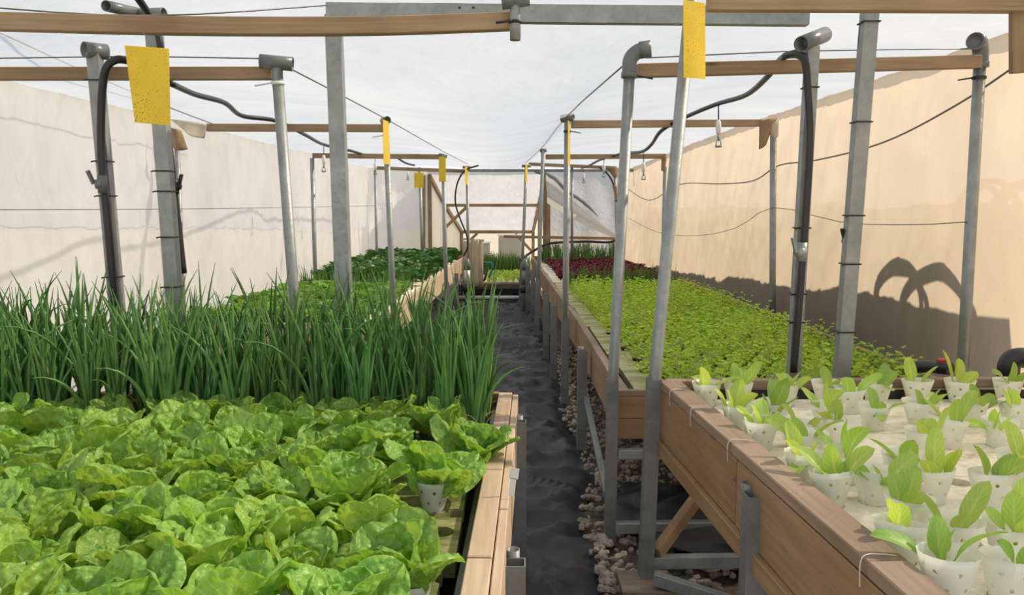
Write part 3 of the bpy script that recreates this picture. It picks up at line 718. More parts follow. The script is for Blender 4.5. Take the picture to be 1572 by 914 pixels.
def f_celery(m, r):
    n = r.randint(13, 16)
    for i in range(n):
        az = i * 2.4 + r.uniform(-.4, .4); k = (i + .5) / n; L = r.uniform(.10, .17); th = .12 + .75 * k; pos = Vector((.012 * math.cos(az), .012 * math.sin(az), -.01)); path = [pos.copy()]
        for q in range(4):
            t2 = th + .25 * q / 4; pos = pos + Vector((math.sin(t2) * math.cos(az), math.sin(t2) * math.sin(az), math.cos(t2))) * L / 4; path.append(pos.copy())
        st = len(m.f); m.tube(path, [.0016, .0014, .0012, .001, .0008], 3, cap=False)
        for q in range(st, len(m.f)): m.uv[q] = ((.5, .0), (.5, .0), (.5, .0), (.5, .0))
        for q, (s, side) in enumerate(((1, -1), (2, -1), (2, 1), (2, .5), (3, -1), (3, 1), (3, -.4), (3, .4), (4, -1), (4, 1), (4, 0), (4, .5))):
            c = path[int(s)]; a2 = az + side * 1.1 + r.uniform(-.3, .3); el = r.uniform(-.1, .7)
            d = Vector((math.cos(a2) * math.cos(el), math.sin(a2) * math.cos(el), math.sin(el))); sd = Vector((-math.sin(a2), math.cos(a2), r.uniform(-.4, .4)))
            l = r.uniform(.012, .023); ww = l * r.uniform(.42, .6)
            b = len(m.v)
            m.v += [c, c + d * l * .45 - sd * ww, c + d * l * .62 - sd * ww * .45, c + d * l * .8 - sd * ww * .7, c + d * l * 1.05, c + d * l * .8 + sd * ww * .7, c + d * l * .62 + sd * ww * .45, c + d * l * .45 + sd * ww]
            m.face((b, b + 1, b + 2, b + 3, b + 4), ((.5, .4), (.2, .6), (.3, .7), (.3, .9), (.5, 1)))
            m.face((b, b + 4, b + 5, b + 6, b + 7), ((.5, .4), (.5, 1), (.7, .9), (.7, .7), (.8, .6)))
ME = {}
def variants(key, mt, fn, n):
    ME[key] = [plant_mesh(key, mt, fn, 100 * len(ME) + i) for i in range(n)]
variants('lettuce_leaves', M_lettuce, f_lettuce, 8)
variants('lettuce', M_farlet, f_farlet, 5)
variants('leafy_green', M_spinach, f_spinach, 6)
variants('red_lettuce', M_redlet, f_red, 5)
variants('seedling_leaves', M_seedling, f_seedling, 14)
variants('spring_onion', [M_onion, M_dryblade], f_onion, 9)
variants('young_onion', M_onionl, f_onion_small, 5)
variants('far_onion', M_onion, f_onion_far, 5)
variants('feathery_plant', M_celery, f_celery, 7)
def put(name, me, loc, rz, s, label, cat, group, parent=None, sz=1):
    o = bpy.data.objects.new(name, me); C.objects.link(o); o.location = loc; o.rotation_euler = (0, 0, rz); o.scale = (s, s, s * sz)
    if parent is not None: o.parent = parent
    else: tag(o, label, cat, group)
    return o

# --- perforated cups
def cup_mesh(seed, rt=.056, rb=.029, h=.112):
    r = random.Random(seed); m = MB(); seg = 28; flat = r.uniform(.0, .16); a0 = r.random() * 6; tilt = r.uniform(-.010, .010)
    nh = 6; b = 0
    for side in (0, 1):
        for i in range(nh + 1):
            s = i / nh if side == 0 else 1 - i / nh
            rad = rb + (rt - rb) * s - (0 if side == 0 else .0012)
            for k in range(seg + 1):
                a = 2 * PI * k / seg
                sq = 1 - flat * s * (math.cos(2 * (a - a0)) * .5 + .5)
                m.v.append(Vector((rad * sq * math.cos(a), rad * (2 - sq) * math.sin(a), h * s + tilt * s * math.cos(a))))
    rows = 2 * (nh + 1)
    for i in range(rows - 1):
        for k in range(seg):
            A = i * (seg + 1) + k; B = A + seg + 1
            v0 = (i / nh if i <= nh else 1 - (i - nh - 1) / nh); v1 = ((i + 1) / nh if i + 1 <= nh else 1 - (i - nh) / nh)
            m.face((A, A + 1, B + 1, B), ((k / seg, v0), ((k + 1) / seg, v0), ((k + 1) / seg, v1), (k / seg, v1)))
    c = len(m.v); m.v.append(Vector((0, 0, .012)))
    for k in range(seg): m.face((k + 1, k, c), ((0, .0), (0, .0), (0, .0)))
    return m.mesh('seedling_cup', M_cup, True)
CUPS = [cup_mesh(i) for i in range(6)]
ZCR = .83                                    # raft in the high bed
cups = [(1069,590),(1129,590),(1206,590),(1270,589),(1346,590),(1408,585),(1473,585),(1541,583),(1119,625),(1188,621),(1271,623),(1305,600),(1342,623),(1414,619),(1493,617),(1559,619),(1133,649),(1215,649),(1291,645),(1456,647),(1535,646),(1243,669),(1418,665),(1197,697),(1290,693),(1384,695),(1554,691),(1238,726),(1327,724),(1430,722),(1522,726),(1396,767),(1330,803),(1449,803),(1546,803),(1419,855),(1537,855)]
cw = [gz(px, py, ZCR + .085) for px, py in cups]
# nudge apart any that would touch
for it in range(60):
    for i in range(len(cw)):
        for j in range(i):
            d = cw[i] - cw[j]; d.z = 0
            if d.length < .122:
                q = d.normalized() * (.123 - d.length) / 2; cw[i] += q; cw[j] -= q
    for i in range(len(cw)): cw[i].x = max(cw[i].x, redge(cw[i].y) + .155)
holes_free = [gz(px, py, ZCR) for px, py in ((1306, 791), (1418, 791), (1512, 786), (1366, 836), (1483, 834), (1330, 740), (1290, 706), (1160, 668), (1235, 700), (1308, 692), (1400, 700), (1522, 690), (1470, 741))]
ok = []
for h in holes_free:
    if all((h - Vector((c.x, c.y, h.z))).length > .085 for c in cw) and all((h - k).length > .085 for k in ok) and h.x > redge(h.y) + .13: ok.append(h)
pan = ((.9, 1.72), (1.724, 2.22), (2.224, 2.66), (2.664, 3.155))
plabs = ('pale stained foam raft at the near end of the high bed', 'second pale foam raft from the near end of the high bed', 'third pale foam raft from the near end of the high bed', 'pale foam raft against the back board of the high bed')
for (y0, y1), lb in zip(pan, plabs):
    hs = [(c.x, c.y) for c in list(cw) + ok if y0 + .001 < c.y < y1 + .0]
    hs = [(x, min(max(y, y0 + .042), y1 - .042)) for x, y in hs]
    raft('foam_raft', redge((y0 + y1) / 2) + .115, 2.46, y0, y1, ZCR, M_raft, lb, hs, .036)
order = sorted(range(len(cw)), key=lambda i: -cw[i].y)
rows, cur = [], []
for i in order:
    if cur and cw[cur[0]].y - cw[i].y > .13: rows.append(cur); cur = []
    cur.append(i)
rows.append(cur)
empty_cups = set()
for ri, row in enumerate(rows):
    for ci, i in enumerate(sorted(row, key=lambda i: cw[i].x)):
        for y0, y1 in pan:
            if y0 + .001 < cw[i].y < y1: cw[i].y = min(max(cw[i].y, y0 + .042), y1 - .042)
        o = put('seedling_cup', R.choice(CUPS), (cw[i].x, cw[i].y, ZCR - .02), R.random() * 6, R.uniform(.97, 1.05),
                f'white perforated cup with pale lettuce seedling, {ORD[ci + 1]} from the aisle, {ORD[ri + 1]} row from back board', 'seedling', 'white cups of seedlings in the high bed')
        lm = ME['seedling_leaves'][i % 14]
        l = bpy.data.objects.new('leaves', lm); C.objects.link(l); l.parent = o; l.location = (R.uniform(-.018, .018), R.uniform(-.018, .018), .052)
        l.rotation_euler = (R.uniform(-.4, .4), R.uniform(-.4, .4), R.random() * 6); k = R.uniform(1.0, 1.3); l.scale = (k, k, k)

# --- lettuces of the near left bed
ZLR = .69
lr = [('green algae-stained foam raft under the lettuces at the near end', .9, 1.95), ('green algae-stained foam raft under the middle lettuces', 1.96, 2.98), ('algae-stained foam raft under the tall spring onions', 2.99, 3.59)]
LP = [(-.239, 2.337), (-.135, 2.60), (-.455, 2.755), (-.224, 2.93)]
lsp = [[] for _ in range(9)]
free = [(-.20, 2.10), (-.16, 2.22), (-.18, 1.98), (-.3, 2.2), (-.2, 2.45)]
for ri in range(8):
    y = 2.93 - ri * .205
    for ci in range(11):
        x = -.25 - ci * .205 - (.1 if ri % 2 else 0)
        if x < -.08 - .70 * y: continue
        lsp[ri].append((x + R.uniform(-.02, .02), y + R.uniform(-.02, .02), ri, ci))
plant_list = []
for row in lsp:
    for (x, y, ri, ci) in row:
        if ri in (1,) and ci == 0: x, y = -.135, 2.62
        if ri == 3 and ci == 0: x, y = -.239, 2.337
        if ri in (2, ) and ci == 0: x, y = -.44, 2.55
        if ri == 4 and ci == 0: x, y = -.42, 2.12
        plant_list.append((x, y, ri, ci))
hl = [[] for _ in lr]
for k, (lb, y0, y1) in enumerate(lr):
    hs = [(x, min(max(y, y0 + .04), y1 - .04)) for x, y, _, _ in plant_list if y0 <= y < y1]
    if k < 2: hs += [(fx, fy) for fx, fy in ((-.16, 1.88), (-.20, 2.16), (-.17, 2.30)) if y0 + .04 < fy < y1 - .04]
    raft('foam_raft', -2.68, ledge((y0 + y1) / 2) - .085, y0, y1, ZLR, M_raftg, lb, hs, .036)
cnt = {}
for (x, y, ri, ci) in plant_list:
    for k, (lb, y0, y1) in enumerate(lr):
        if y0 <= y < y1: y = min(max(y, y0 + .04), y1 - .04)
    edge = (ci == 0)
    o = put('lettuce', R.choice(CUPS), (x, y, ZLR - .02), R.random() * 6, 1.0,
            f'crinkled light green lettuce, {ORD[ci + 1]} from the aisle, {ORD[ri + 1]} row before the onions', 'lettuce', 'crinkled lettuces in the pale timber bed')
    l = bpy.data.objects.new('leaves', R.choice(ME['lettuce_leaves'])); C.objects.link(l); l.parent = o; l.location = (0, 0, .052)
    k = R.uniform(1.0, 1.22); l.scale = (k, k, k); l.rotation_euler = (R.uniform(-.28, .28), R.uniform(-.28, .28), R.random() * 6)
# --- spring onions
for ri, y in enumerate((3.04, 3.16, 3.28, 3.40, 3.52)):
    n = 0
    for ci in range(22):
        x = -.135 - ci * .118 - (.055 if ri % 2 else 0) + R.uniform(-.015, .015)
        if x < -2.6: continue
        k = R.uniform(.92, 1.24)
        oo = put('spring_onion', R.choice(ME['spring_onion']), (x, y + R.uniform(-.02, .02), ZLR), R.random() * 6, k,
            f'tall spring onion clump, {ORD[ci + 1]} from the aisle, {ORD[ri + 1]} row behind the lettuces', 'spring onion', 'tall spring onions behind the lettuces', sz=.95)
        oo.rotation_euler.x = R.uniform(-.05, .05); oo.rotation_euler.y = R.uniform(-.05, .05)
# --- feathery plants, young onions, red lettuces, far onions in the long right bed
ZC = .675
pr = (3.78, 5.0, 6.2, 7.4, 8.6, 10.0, 11.4, 12.8, 14.26)
for k, (y0, y1) in enumerate(zip(pr, pr[1:])):
    raft('foam_raft', fedge((y0 + y1) / 2) + .085, XO((y0 + y1) / 2) - .03, y0, y1 - .01, ZC, M_raftc if k < 5 else M_raft,
         f'pale mossy foam raft beside the sunlit cloth, {ORD[k + 1]} from the near end', group='foam rafts')
pot = MB(); pot.lathe([(.026, -.012), (.030, .006), (.026, .007), (.022, -.004), (0, -.004)], (0, 0, 0), 14); pot_me = pot.mesh('net_pot', M_netpot, True)
ri = 0; y = 3.93
while y < 9.05:
    ri += 1; ci = 0; st = .172
    x = fedge(y) + .22 + (.085 if ri % 2 else 0)
    while x < XO(y) - .06:
        ci += 1
        o = put('feathery_plant', R.choice(ME['feathery_plant']), (x + R.uniform(-.012, .012), y + R.uniform(-.012, .012), ZC + .012), R.random() * 6, R.uniform(.92, 1.2),
            f'feathery bright green plant, {ORD[ci]} from the aisle, {ORD[ri]} row behind the high bed', 'herb', 'feathery green plants in the long bed')
        if y < 6.5:
            p = bpy.data.objects.new('net_pot', pot_me); C.objects.link(p); p.parent = o
        x += st
    y += st
ri = 0
for y in (9.1, 9.26, 9.42, 9.6, 9.8):
    ri += 1; ci = 0; x = fedge(y) + .24
    while x < XO(y) - .06:
        ci += 1
        put('young_onion', R.choice(ME['young_onion']), (x + R.uniform(-.03, .03), y + R.uniform(-.03, .03), ZC), R.random() * 6, R.uniform(.85, 1.15),
            f'small tuft of young onions, {ORD[ci]} from the aisle, {ORD[ri]} row behind the feathery plants', 'young onion', 'young onions behind the feathery plants')
        x += .17
ri = 0; y = 10.05
while y < 13.1:
    ri += 1; ci = 0; x = fedge(y) + .22 + (.08 if ri % 2 else 0)
    while x < XO(y) - .05:
        ci += 1
        put('red_lettuce', R.choice(ME['red_lettuce']), (x + R.uniform(-.02, .02), y + R.uniform(-.02, .02), ZC), R.random() * 6, R.uniform(.9, 1.2),
            f'small dark red lettuce, {ORD[ci]} from the aisle, {ORD[ri]} row behind the young onions', 'red lettuce', 'red lettuces in the long bed')
        x += .16
    y += .19
ri = 0
for y in (13.35, 13.6, 13.85):
    ri += 1; ci = 0; x = fedge(y) + .2
    while x < XO(y) - .1:
        ci += 1
        put('spring_onion', R.choice(ME['far_onion']), (x + R.uniform(-.05, .05), y, ZC), R.random() * 6, R.uniform(.7, 1.15),
            f'dark onion tuft, {ORD[ci]} from the aisle, {ORD[ri]} row behind the red lettuces', 'spring onion', 'dark onions behind the red lettuces')
        x += .24
# --- long left bed
pr = (5.93, 7.6, 9.3, 11.0, 12.6, 14.26)
for k, (y0, y1) in enumerate(zip(pr, pr[1:])):
    raft('foam_raft', -2.40, gedge((y0 + y1) / 2) - .07, y0, y1 - .01, ZC, M_raft, f'pale foam raft in the long bed of leafy greens, {ORD[k + 1]} from the near end', group='foam rafts')
ri = 0; y = 6.05
while y < 8.35:
    ri += 1; ci = 0; x = gedge(y) - .20 - (.1 if ri % 2 else 0)
    while x > -2.34:
        ci += 1
        put('lettuce', R.choice(ME['lettuce']), (x + R.uniform(-.03, .03), y + R.uniform(-.03, .03), ZC), R.random() * 6, R.uniform(1.15, 1.6),
            f'mid green lettuce, {ORD[ci]} from the aisle, {ORD[ri]} row behind the onions', 'lettuce', 'mid green lettuces behind the onions')
        x -= .2
    y += .2
ri = 0
for y in (8.5, 8.68, 8.86, 9.04):
    ri += 1; ci = 0; x = gedge(y) - .24
    while x > -2.34:
        ci += 1
        put('young_onion', R.choice(ME['young_onion']), (x + R.uniform(-.03, .03), y, ZC), R.random() * 6, R.uniform(1, 1.3),
            f'tuft of young onions, {ORD[ci]} from the aisle, {ORD[ri]} row behind the mid green lettuces', 'young onion', 'young onions behind the mid green lettuces')
        x -= .18
ri = 0; y = 9.3
while y < 14.2:
    ri += 1; ci = 0; x = gedge(y) - .15 - (.11 if ri % 2 else 0)
    while x > -2.3:
        ci += 1
        put('leafy_green', R.choice(ME['leafy_green']), (x + R.uniform(-.03, .03), y + R.uniform(-.03, .03), ZC), R.random() * 6, R.uniform(.9, 1.15),
            f'broad-leaved dark green plant, {ORD[ci]} from the aisle, {ORD[ri]} row from the young onions', 'leafy green', 'broad-leaved dark greens in the long bed')
        x -= .235
    y += .25
# --- low bed at the end
for k, (y0, y1) in enumerate(((13.98, 15.6), (15.61, 17.3))):
    raft('foam_raft', -.88, .34, y0, y1, .27, M_raft, f'{"near" if k == 0 else "rear"} pale foam raft in the low bed at the aisle end')
ri = 0; y = 14.15
while y < 15.9:
    ri += 1; ci = 0; x = .24
    while x > -.5:
        ci += 1
        put('lettuce', R.choice(ME['seedling_leaves']), (x, y, .27), R.random() * 6, R.uniform(1.0, 1.35),
            f'tiny pale lettuce seedling, {ORD[ci]} from the posts, {ORD[ri]} row of the low bed', 'lettuce', 'pale seedlings in the low bed')
        x -= .11
    y += .145
ri = 0
for y in (16.05, 16.3, 16.55, 16.8):
    ri += 1; ci = 0; x = .28
    while x > -.75:
        ci += 1
        put('spring_onion', R.choice(ME['far_onion']), (x + R.uniform(-.03, .03), y, .27), R.random() * 6, R.uniform(.85, 1.1),
            f'dark onion clump, {ORD[ci]} from the posts, {ORD[ri]} row of the low far bed', 'spring onion', 'dark onions in the low far bed')
        x -= .12

# ================================================================== posts, beams, pipes
def on_floor(a, b, z=0.0):
    """the point of the line a-b at height z"""
    t = (z - a.z) / (b.z - a.z); return a + (b - a) * t
def line_px(x0, y0, x1, y1, Y): return at(x0, y0, Y), at(x1, y1, Y)
def post_thing(label, base, group=None, cat='post', name='post'): return empty(name, base, label, cat, group)
def round_post(label, top, bot, Y, r=.024, zb=0, fit=None, fdir=None, sleeve=None, flen=.13, strap=None, group=None, sw=.058, foot=None):
    a, b = at(top[0], top[1], Y), at(bot[0], bot[1], Y)
    base = on_floor(a, b, zb) if not foot else on_floor(b, at(foot[0], foot[1], Y), zb); t = post_thing(label, base, group)
    m = MB(); m.tube(([base] if not sleeve else [base.lerp(b, .6), b] if foot else [base]) + [a], r, 14); m.build('pole', M_galv, t, True)
    d = (a - base).normalized()
    if sleeve:
        s = on_floor(base, b if foot else a, sleeve); m = MB(); m.hollow(base, s, sw, sw, depth=.05); m.build('sleeve', M_galvd, t)
    if fit == 'elbow':
        fd = Vector(fdir).normalized(); m = MB()
        m.tube(smooth_path([a - d * .055, a + d * .012, a + d * .040 + fd * .022, a + d * .05 + fd * .05, a + d * .05 + fd * flen], 5), r * 1.32, 14, hollow=.004)
        el = m.build('elbow', M_pvc, t, True)
        m = MB(); m.tube([a + d * .05 + fd * (flen - .045), a + d * .05 + fd * (flen + .006)], r * 1.5, 14, hollow=.005); m.build('elbow_collar', M_pvc, el, True)
        m = MB(); m.tube([a - d * .065, a - d * .04], r * 1.5, 14); m.build('socket', M_pvc, el, True)
    elif fit == 'tee':
        fd = Vector(fdir).normalized(); c = a + d * r
        m = MB(); m.tube([c - fd * flen, c + fd * flen], r * 1.25, 14, hollow=.004); m.build('pipe_cap', M_pvc, t, True)
    elif fit == 'bits':
        fd = Vector(fdir).normalized()
        m = MB(); m.tube([a - fd * flen, a + fd * flen], r * .9, 10, hollow=.003); m.build('pipe_cap', M_pvc, t, True)
    if strap:
        s = on_floor(a, b, strap[0]); m = MB()
        m.lathe([(r + .001, -.008), (r + .006, -.004), (r + .006, .006), (r + .001, .009)], s, 14)
        m.tube([s + Vector((r * strap[2], -r * .6, 0)), s + Vector((strap[2] * (r + .08), -r * .3, -.012))], .004, 5)
        m.build('strap', strap[1], t, True)
    return t
def square_post(label, top, bot, Y, w=.058, zb=0, cap=None, ties=(), group=None, clamp=None):
    a, b = at(top[0], top[1], Y), at(bot[0], bot[1], Y)
    base = on_floor(a, b, zb); t = post_thing(label, base, group)
    m = MB(); m.hollow(base, a, w, w * .9, depth=.1); m.build('tube', M_galv, t)
    d = (a - base).normalized()
    if cap:
        p0, p1, rr = cap; m = MB(); m.tube([p0, p1], rr, 16, hollow=.004); m.build('pipe_cap', M_pvc, t, True)
    for ty in ties:
        z = at(top[0], ty, Y).z; c = on_floor(a, b, z); m = MB()
        k = w / 2 + .004
        m.tube([c + Vector(q) for q in ((-k, -k, 0), (k, -k, 0), (k, k, 0), (-k, k, 0), (-k, -k, 0), (-k - .012, -k - .004, -.004))], .0035, 5)
        m.build('cable_tie', M_strap, t)
    return t
def beam(label, a, b, w, h, mt=M_woodbeam, group='timber crossbeams', bev=.003):
    a = Vector(a); b = Vector(b); o = Vector(a)
    m = MB(); m.bar(a, b, w, h); ob = m.build('crossbeam', mt, loc=o, bevel=bev); return tag(ob, label, 'beam', group)
# crossbeams
p0, p1 = at(-20, 33, 3.0), at(420, 41, 3.0); p2 = at(786, 33, 3.02)
m = MB(); m.plank_path(smooth_path([p0 + Vector((-.4, 0, .005)), p0, at(220, 39, 3.0), p1, at(600, 39.5, 3.01), p2], 5), .05, .062)
ob = m.build('crossbeam', M_woodbeam, loc=p0, bevel=.003); tag(ob, 'long bowed brown timber beam nearest the viewer, ending at a hanging pipe stub', 'beam', 'timber crossbeams')
beam('brown timber beam behind the yellow card, above the capped post tops', at(1086, 2, 3.0), at(1640, 4, 3.0), .05, .07)
beam('brown timber beam running behind the onion bed posts to the grey tee post', at(-20, 114, 3.86) + Vector((-.7, 0, 0)), at(419, 113, 3.86), .05, .058)
beam('brown timber beam from the grey elbow post to the cloth wall post', at(978, 109, 3.76), at(1503, 95, 3.98), .05, .06)
beam('second brown timber beam over the leafy greens bed, from the aisle', at(318, 196, 6.36), at(590, 197, 6.30), .05, .058)
beam('second brown timber beam over the feathery plants, from the aisle post', at(878, 191, 6.32), at(1168, 189, 6.9), .05, .058)
beam('third brown timber beam over the leafy greens bed', at(480, 239, 9.76), at(680, 241, 9.72), .05, .058)
beam('third brown timber beam over the feathery plants', at(838, 241, 9.72), at(1022, 240, 9.95), .05, .058)
beam('farthest brown timber beam over the leafy greens bed', at(576, 258, 12.76), at(718, 263, 12.72), .05, .055)
beam('farthest brown timber beam over the red lettuces', at(812, 252, 12.66), at(946, 258, 12.8), .05, .05)
m = MB(); m.bar(at(700, 262, 13.5), at(1000, 262, 13.5), .04, .045); tag(m.build('batten', M_galvd), 'thin grey batten edging the ceiling film across the far end', 'batten')
# steel beam on the tall square post
a, b = at(502, 19, 3.72), at(1240, 26, 3.72)
m = MB(); m.hollow(a, b, .05, .078, up=(0, 0, 1), depth=.2); o = m.build('steel_beam', M_galv, loc=a); tag(o, 'long galvanised square steel beam under the ceiling film', 'beam')
for px in (706, 727):
    q = at(px, 14, 3.72) + Vector((0, -.0255, 0)); m = MB(); m.lathe([(.006, -.001), (.006, .0015), (0, .0015)], q, 10, (0, -1, 0)); m.build('bolt_hole', M_strap, o)
# stub of round pipe hanging at the beam's end
t = empty('pipe_stub', at(791, 62, 2.96), 'short grey pipe stub hanging at the end of the bowed beam', 'pipe')
m = MB(); m.tube([at(791, 62, 2.96), at(791, -8, 2.96)], .0195, 14, hollow=.003); m.build('pipe', M_galv, t, True)
m = MB(); m.tube([at(770, 2, 2.96), at(812, -4, 2.96)], .03, 14, hollow=.004); m.build('pipe_cap', M_pvc, t, True)
m = MB(); c = at(791, 34, 2.96); m.lathe([(.021, -.006), (.025, -.003), (.025, .004), (.021, .006)], c, 14); m.tube([c + Vector((-.01, -.024, 0)), c + Vector((-.07, -.02, -.006))], .005, 5); m.build('strap', M_strap, t, True)

# aisle posts, right row
X1 = Vector((1, 0, 0))
lean = round_post('leaning round grey post beside the high bed corner with a yellow card', (1064, -30), (1004, 590), 3.20, r=.025, zb=.06, sleeve=.905, sw=.058, foot=(991, 880))
round_post('round aisle post with a grey elbow facing the cloth wall', (967, 97), (940, 605), 3.66, r=.025, fit='elbow', fdir=(1, -.15, .12), flen=.085, foot=(936, 838), sleeve=.80, sw=.052, strap=(2.19, M_strap, 1))
round_post('second aisle post of the long bed beside the feathery plants', (871, 186), (868, 490), 6.24, fit='tee', fdir=(.9, -.4, .1), flen=.05, sleeve=.74, sw=.06, strap=(2.19, M_strap, 1))
round_post('third aisle post of the long bed, slim and grey', (834, 231), (827, 420), 9.7, fit='bits', fdir=(1, 0, .1), flen=.04, sleeve=.75, sw=.06)
round_post('far aisle post beside the yellow card and the low far bed', (808, 255), (802, 400), 12.6, fit='bits', fdir=(1, 0, 0), flen=.07, sleeve=.7, sw=.07)
round_post('slim far post standing among the red lettuces', (878, 257), (878, 372), 12.75, r=.022, zb=.67)
# aisle posts, left row
round_post('round grey post with a grey tee and white strap above the onions', (425, 105), (455, 505), 3.80, r=.026, fit='tee', fdir=(1, .1, -.08), flen=.075, strap=(2.18, M_white, -1))
round_post('second aisle post of the leafy greens bed with an edge-on yellow card', (592, 190), (602, 430), 6.26, fit='tee', fdir=(.5, -.8, 0), flen=.04, strap=(2.16, M_white, -1), sleeve=.7)
round_post('third aisle post of the leafy greens bed with a yellow card', (680, 239), (684, 400), 9.66, fit='bits', fdir=(1, 0, -.2), flen=.05, sleeve=.62)
round_post('far aisle post of the leafy greens bed beside the hanging hose', (717, 257), (719, 395), 12.64, fit='bits', fdir=(1, 0, 0), flen=.07, sleeve=.62)
round_post('grey post standing behind the dark greens with a yellow card', (644, 257), (648, 376), 14.0, r=.028)
# wall posts
round_post('slim grey wall post behind the onions under the cloth flap', (271, 204), (279, 420), 6.45, r=.022)
round_post('grey wall post behind the tall square post', (479, 243), (483, 390), 9.76, r=.026)
round_post('far slim wall post behind the dark greens', (576, 258), (578, 372), 12.8, r=.022)
round_post('grey wall post with a round elbow beside the sunlit cloth', (1505, 83), (1480, 530), 4.02, r=.028, fit='elbow', fdir=(-.75, -.66, .02), flen=.075, strap=(2.24, M_strap, -1))
round_post('slim grey wall post between the hose posts and the sunlit cloth', (1187, 205), (1186, 470), 6.95, r=.028)
round_post('slim wall post behind the leaning post on the sunlit cloth side', (1021, 246), (1018, 370), 10.0, r=.022)
round_post('far wall post with brown wood scraps at its head', (944, 262), (947, 372), 12.86, r=.022)
# square posts
square_post('tall galvanised square post carrying the steel beam', (512, 24), (532, 560), 3.74, w=.07)
square_post('slim square post with a thick black hose beside the left cloth', (145, 82), (178, 450), 3.74, w=.055, cap=(at(129, 76, 3.70), at(163, 80, 3.78), .036), ties=(124, 248, 301, 425))
square_post('square post behind the big yellow card', (235, 24), (268, 460), 3.70, w=.062, cap=(at(163, 9, 3.5), at(212, 20, 3.74), .024), ties=(263, 294, 364, 440))
p_ = at(235, 24, 3.70)
m = MB(); m.tube([at(212, 24, 3.72), at(252, 22, 3.70)], .03, 14, hollow=.004); tag(m.build('pipe_piece', M_pvc, smooth=True, loc=at(235, 24, 3.70)), 'grey pipe piece lying on the square post behind the yellow card', 'pipe')
square_post('square post with a tilted grey pipe cap and black hose among the seedlings', (1247, 72), (1218, 572), 3.46, w=.05, cap=(at(1230, 68, 3.40), at(1266, 53, 3.55), .033), ties=(135, 350, 451, 494))
square_post('square hose post rising from the seedling bed to the timber beam', (1336, 6), (1292, 570), 3.46, w=.06, ties=(35, 188, 331, 405, 509))
# stub posts at the beds
def stub(label, px, py, z, Y, w, inner=True, zb=0, ang=0):
    p = at(px, py, Y); p.z = z; t = post_thing(label, Vector((p.x, p.y, zb)), 'square stub posts along the beds')
    m = MB(); m.hollow((p.x, p.y, zb), p, w, w, .004, depth=.09); m.build('tube', M_galvd, t)
    if inner:
        m = MB(); c = p + Vector((-.006, w * .5 + .02, -.02)); m.tube([c - Vector((0, 0, .5)), c + Vector((0, 0, .035))], .019, 12, hollow=.003); m.build('pole', M_galvd, t, True)
    return t
p = gz(790, 775, .715); stub('square stub post against the pale board of the lettuce bed, nearest', 791, 775, .665, 2.02, .055)
stub('square stub post against the pale board of the lettuce bed, beside the onions', 799, 600, .70, 3.30, .05)
stub('square stub post bolted to the brown side of the high bed, nearest', 1161, 752, .815, 2.12, .062)
for px, Y, w, lb in ((894, 5.05, .06, 'nearest'), (850, 7.2, .06, 'second'), (838, 8.2, .06, 'third'), (818, 11.3, .07, 'fourth'), (810, 12.1, .07, 'farthest')):
    q = at(px, 500, Y); q.x = min(q.x, fedge(Y) - .035)
    stub(f'square stub post along the aisle side of the feathery plant bed, {lb}', CX + q.x * F / ((Y / (_c)) * 1.0), 500, .69 if Y < 6 else .72, Y, w, inner=Y < 6)
for px, Y, lb in ((667, 8.4, 'nearest'), (697, 10.6, 'middle'), (709, 12.0, 'farthest')):
    x = gedge(Y) + .05; q = Vector((x, Y, .62)); t = post_thing(f'square stub post along the aisle side of the leafy greens bed, {lb}', Vector((x, Y, 0)), 'square stub posts along the beds')
    m = MB(); m.hollow((x, Y, 0), q, .06, .06, .004); m.build('tube', M_galvd, t)
# grey standpipes with valves at the far end of the aisle
for x, Y, lb in ((-.70, 12.35, 'standpipe with a pale collar and black valve beside the leafy greens bed'), (.20, 12.25, 'grey standpipe with a valve at the end of the feathery bed')):
    t = empty('standpipe', (x, Y, 0), lb, 'pipe')
    m = MB(); m.tube([(x, Y, 0), (x, Y, .72)], .036, 12); m.build('pipe', M_galv, t, True)
    m = MB(); m.lathe([(.05, 0), (.05, .22)], (x, Y, .42), 14); m.build('collar', M_white if x < 0 else M_galvd, t, True)
    m = MB(); m.lathe([(.036, 0), (.056, .01), (.056, .1), (.04, .13), (.03, .17)], (x, Y, .65), 14); m.build('valve', M_pvc, t, True)
    m = MB(); m.lathe([(.05, 0), (.06, .02), (.06, .08), (.045, .1)], (x - .02, Y - .02, .3), 12); m.build('coupling', M_hose, t, True)
m = MB(); m.tube([(-.95, 13.45, .09), (.5, 13.45, .09)], .032, 12); tag(m.build('pipe', M_white, smooth=True, loc=(-.2, 13.45, .09)), 'white pipe lying across the far end of the aisle floor', 'pipe')
# under the beds: steel ties and braces
def brace(label, a, b, w, h, mt=M_galv, name='brace'):
    m = MB(); m.bar(a, b, w, h); return tag(m.build(name, mt, loc=a, bevel=.002), label, 'brace')
brace('upper steel cross tie under the end of the feathery plant bed', at(948, 697, 3.66), at(1024, 697, 3.66), .04, .045)
brace('low steel cross tie behind the leaning post', at(945, 810, 3.60), at(1105, 808, 3.60), .045, .05)
brace('low steel cross tie in front of the timber brace', at(1000, 863, 3.2), at(1140, 861, 3.2), .045, .05)
brace('steel diagonal brace running low toward the viewer under the high bed', gz(1005, 888, .10), gz(1120, 925, .07), .04, .05)
brace('brown timber diagonal brace on the stones under the high bed', at(1008, 850, 3.2), at(1068, 768, 3.42), .04, .055, M_woodbed)
brace('thin steel diagonal brace behind the elbow post', at(900, 612, 5.02), at(932, 760, 3.74), .03, .04)
q = gz(990, 892, .05)
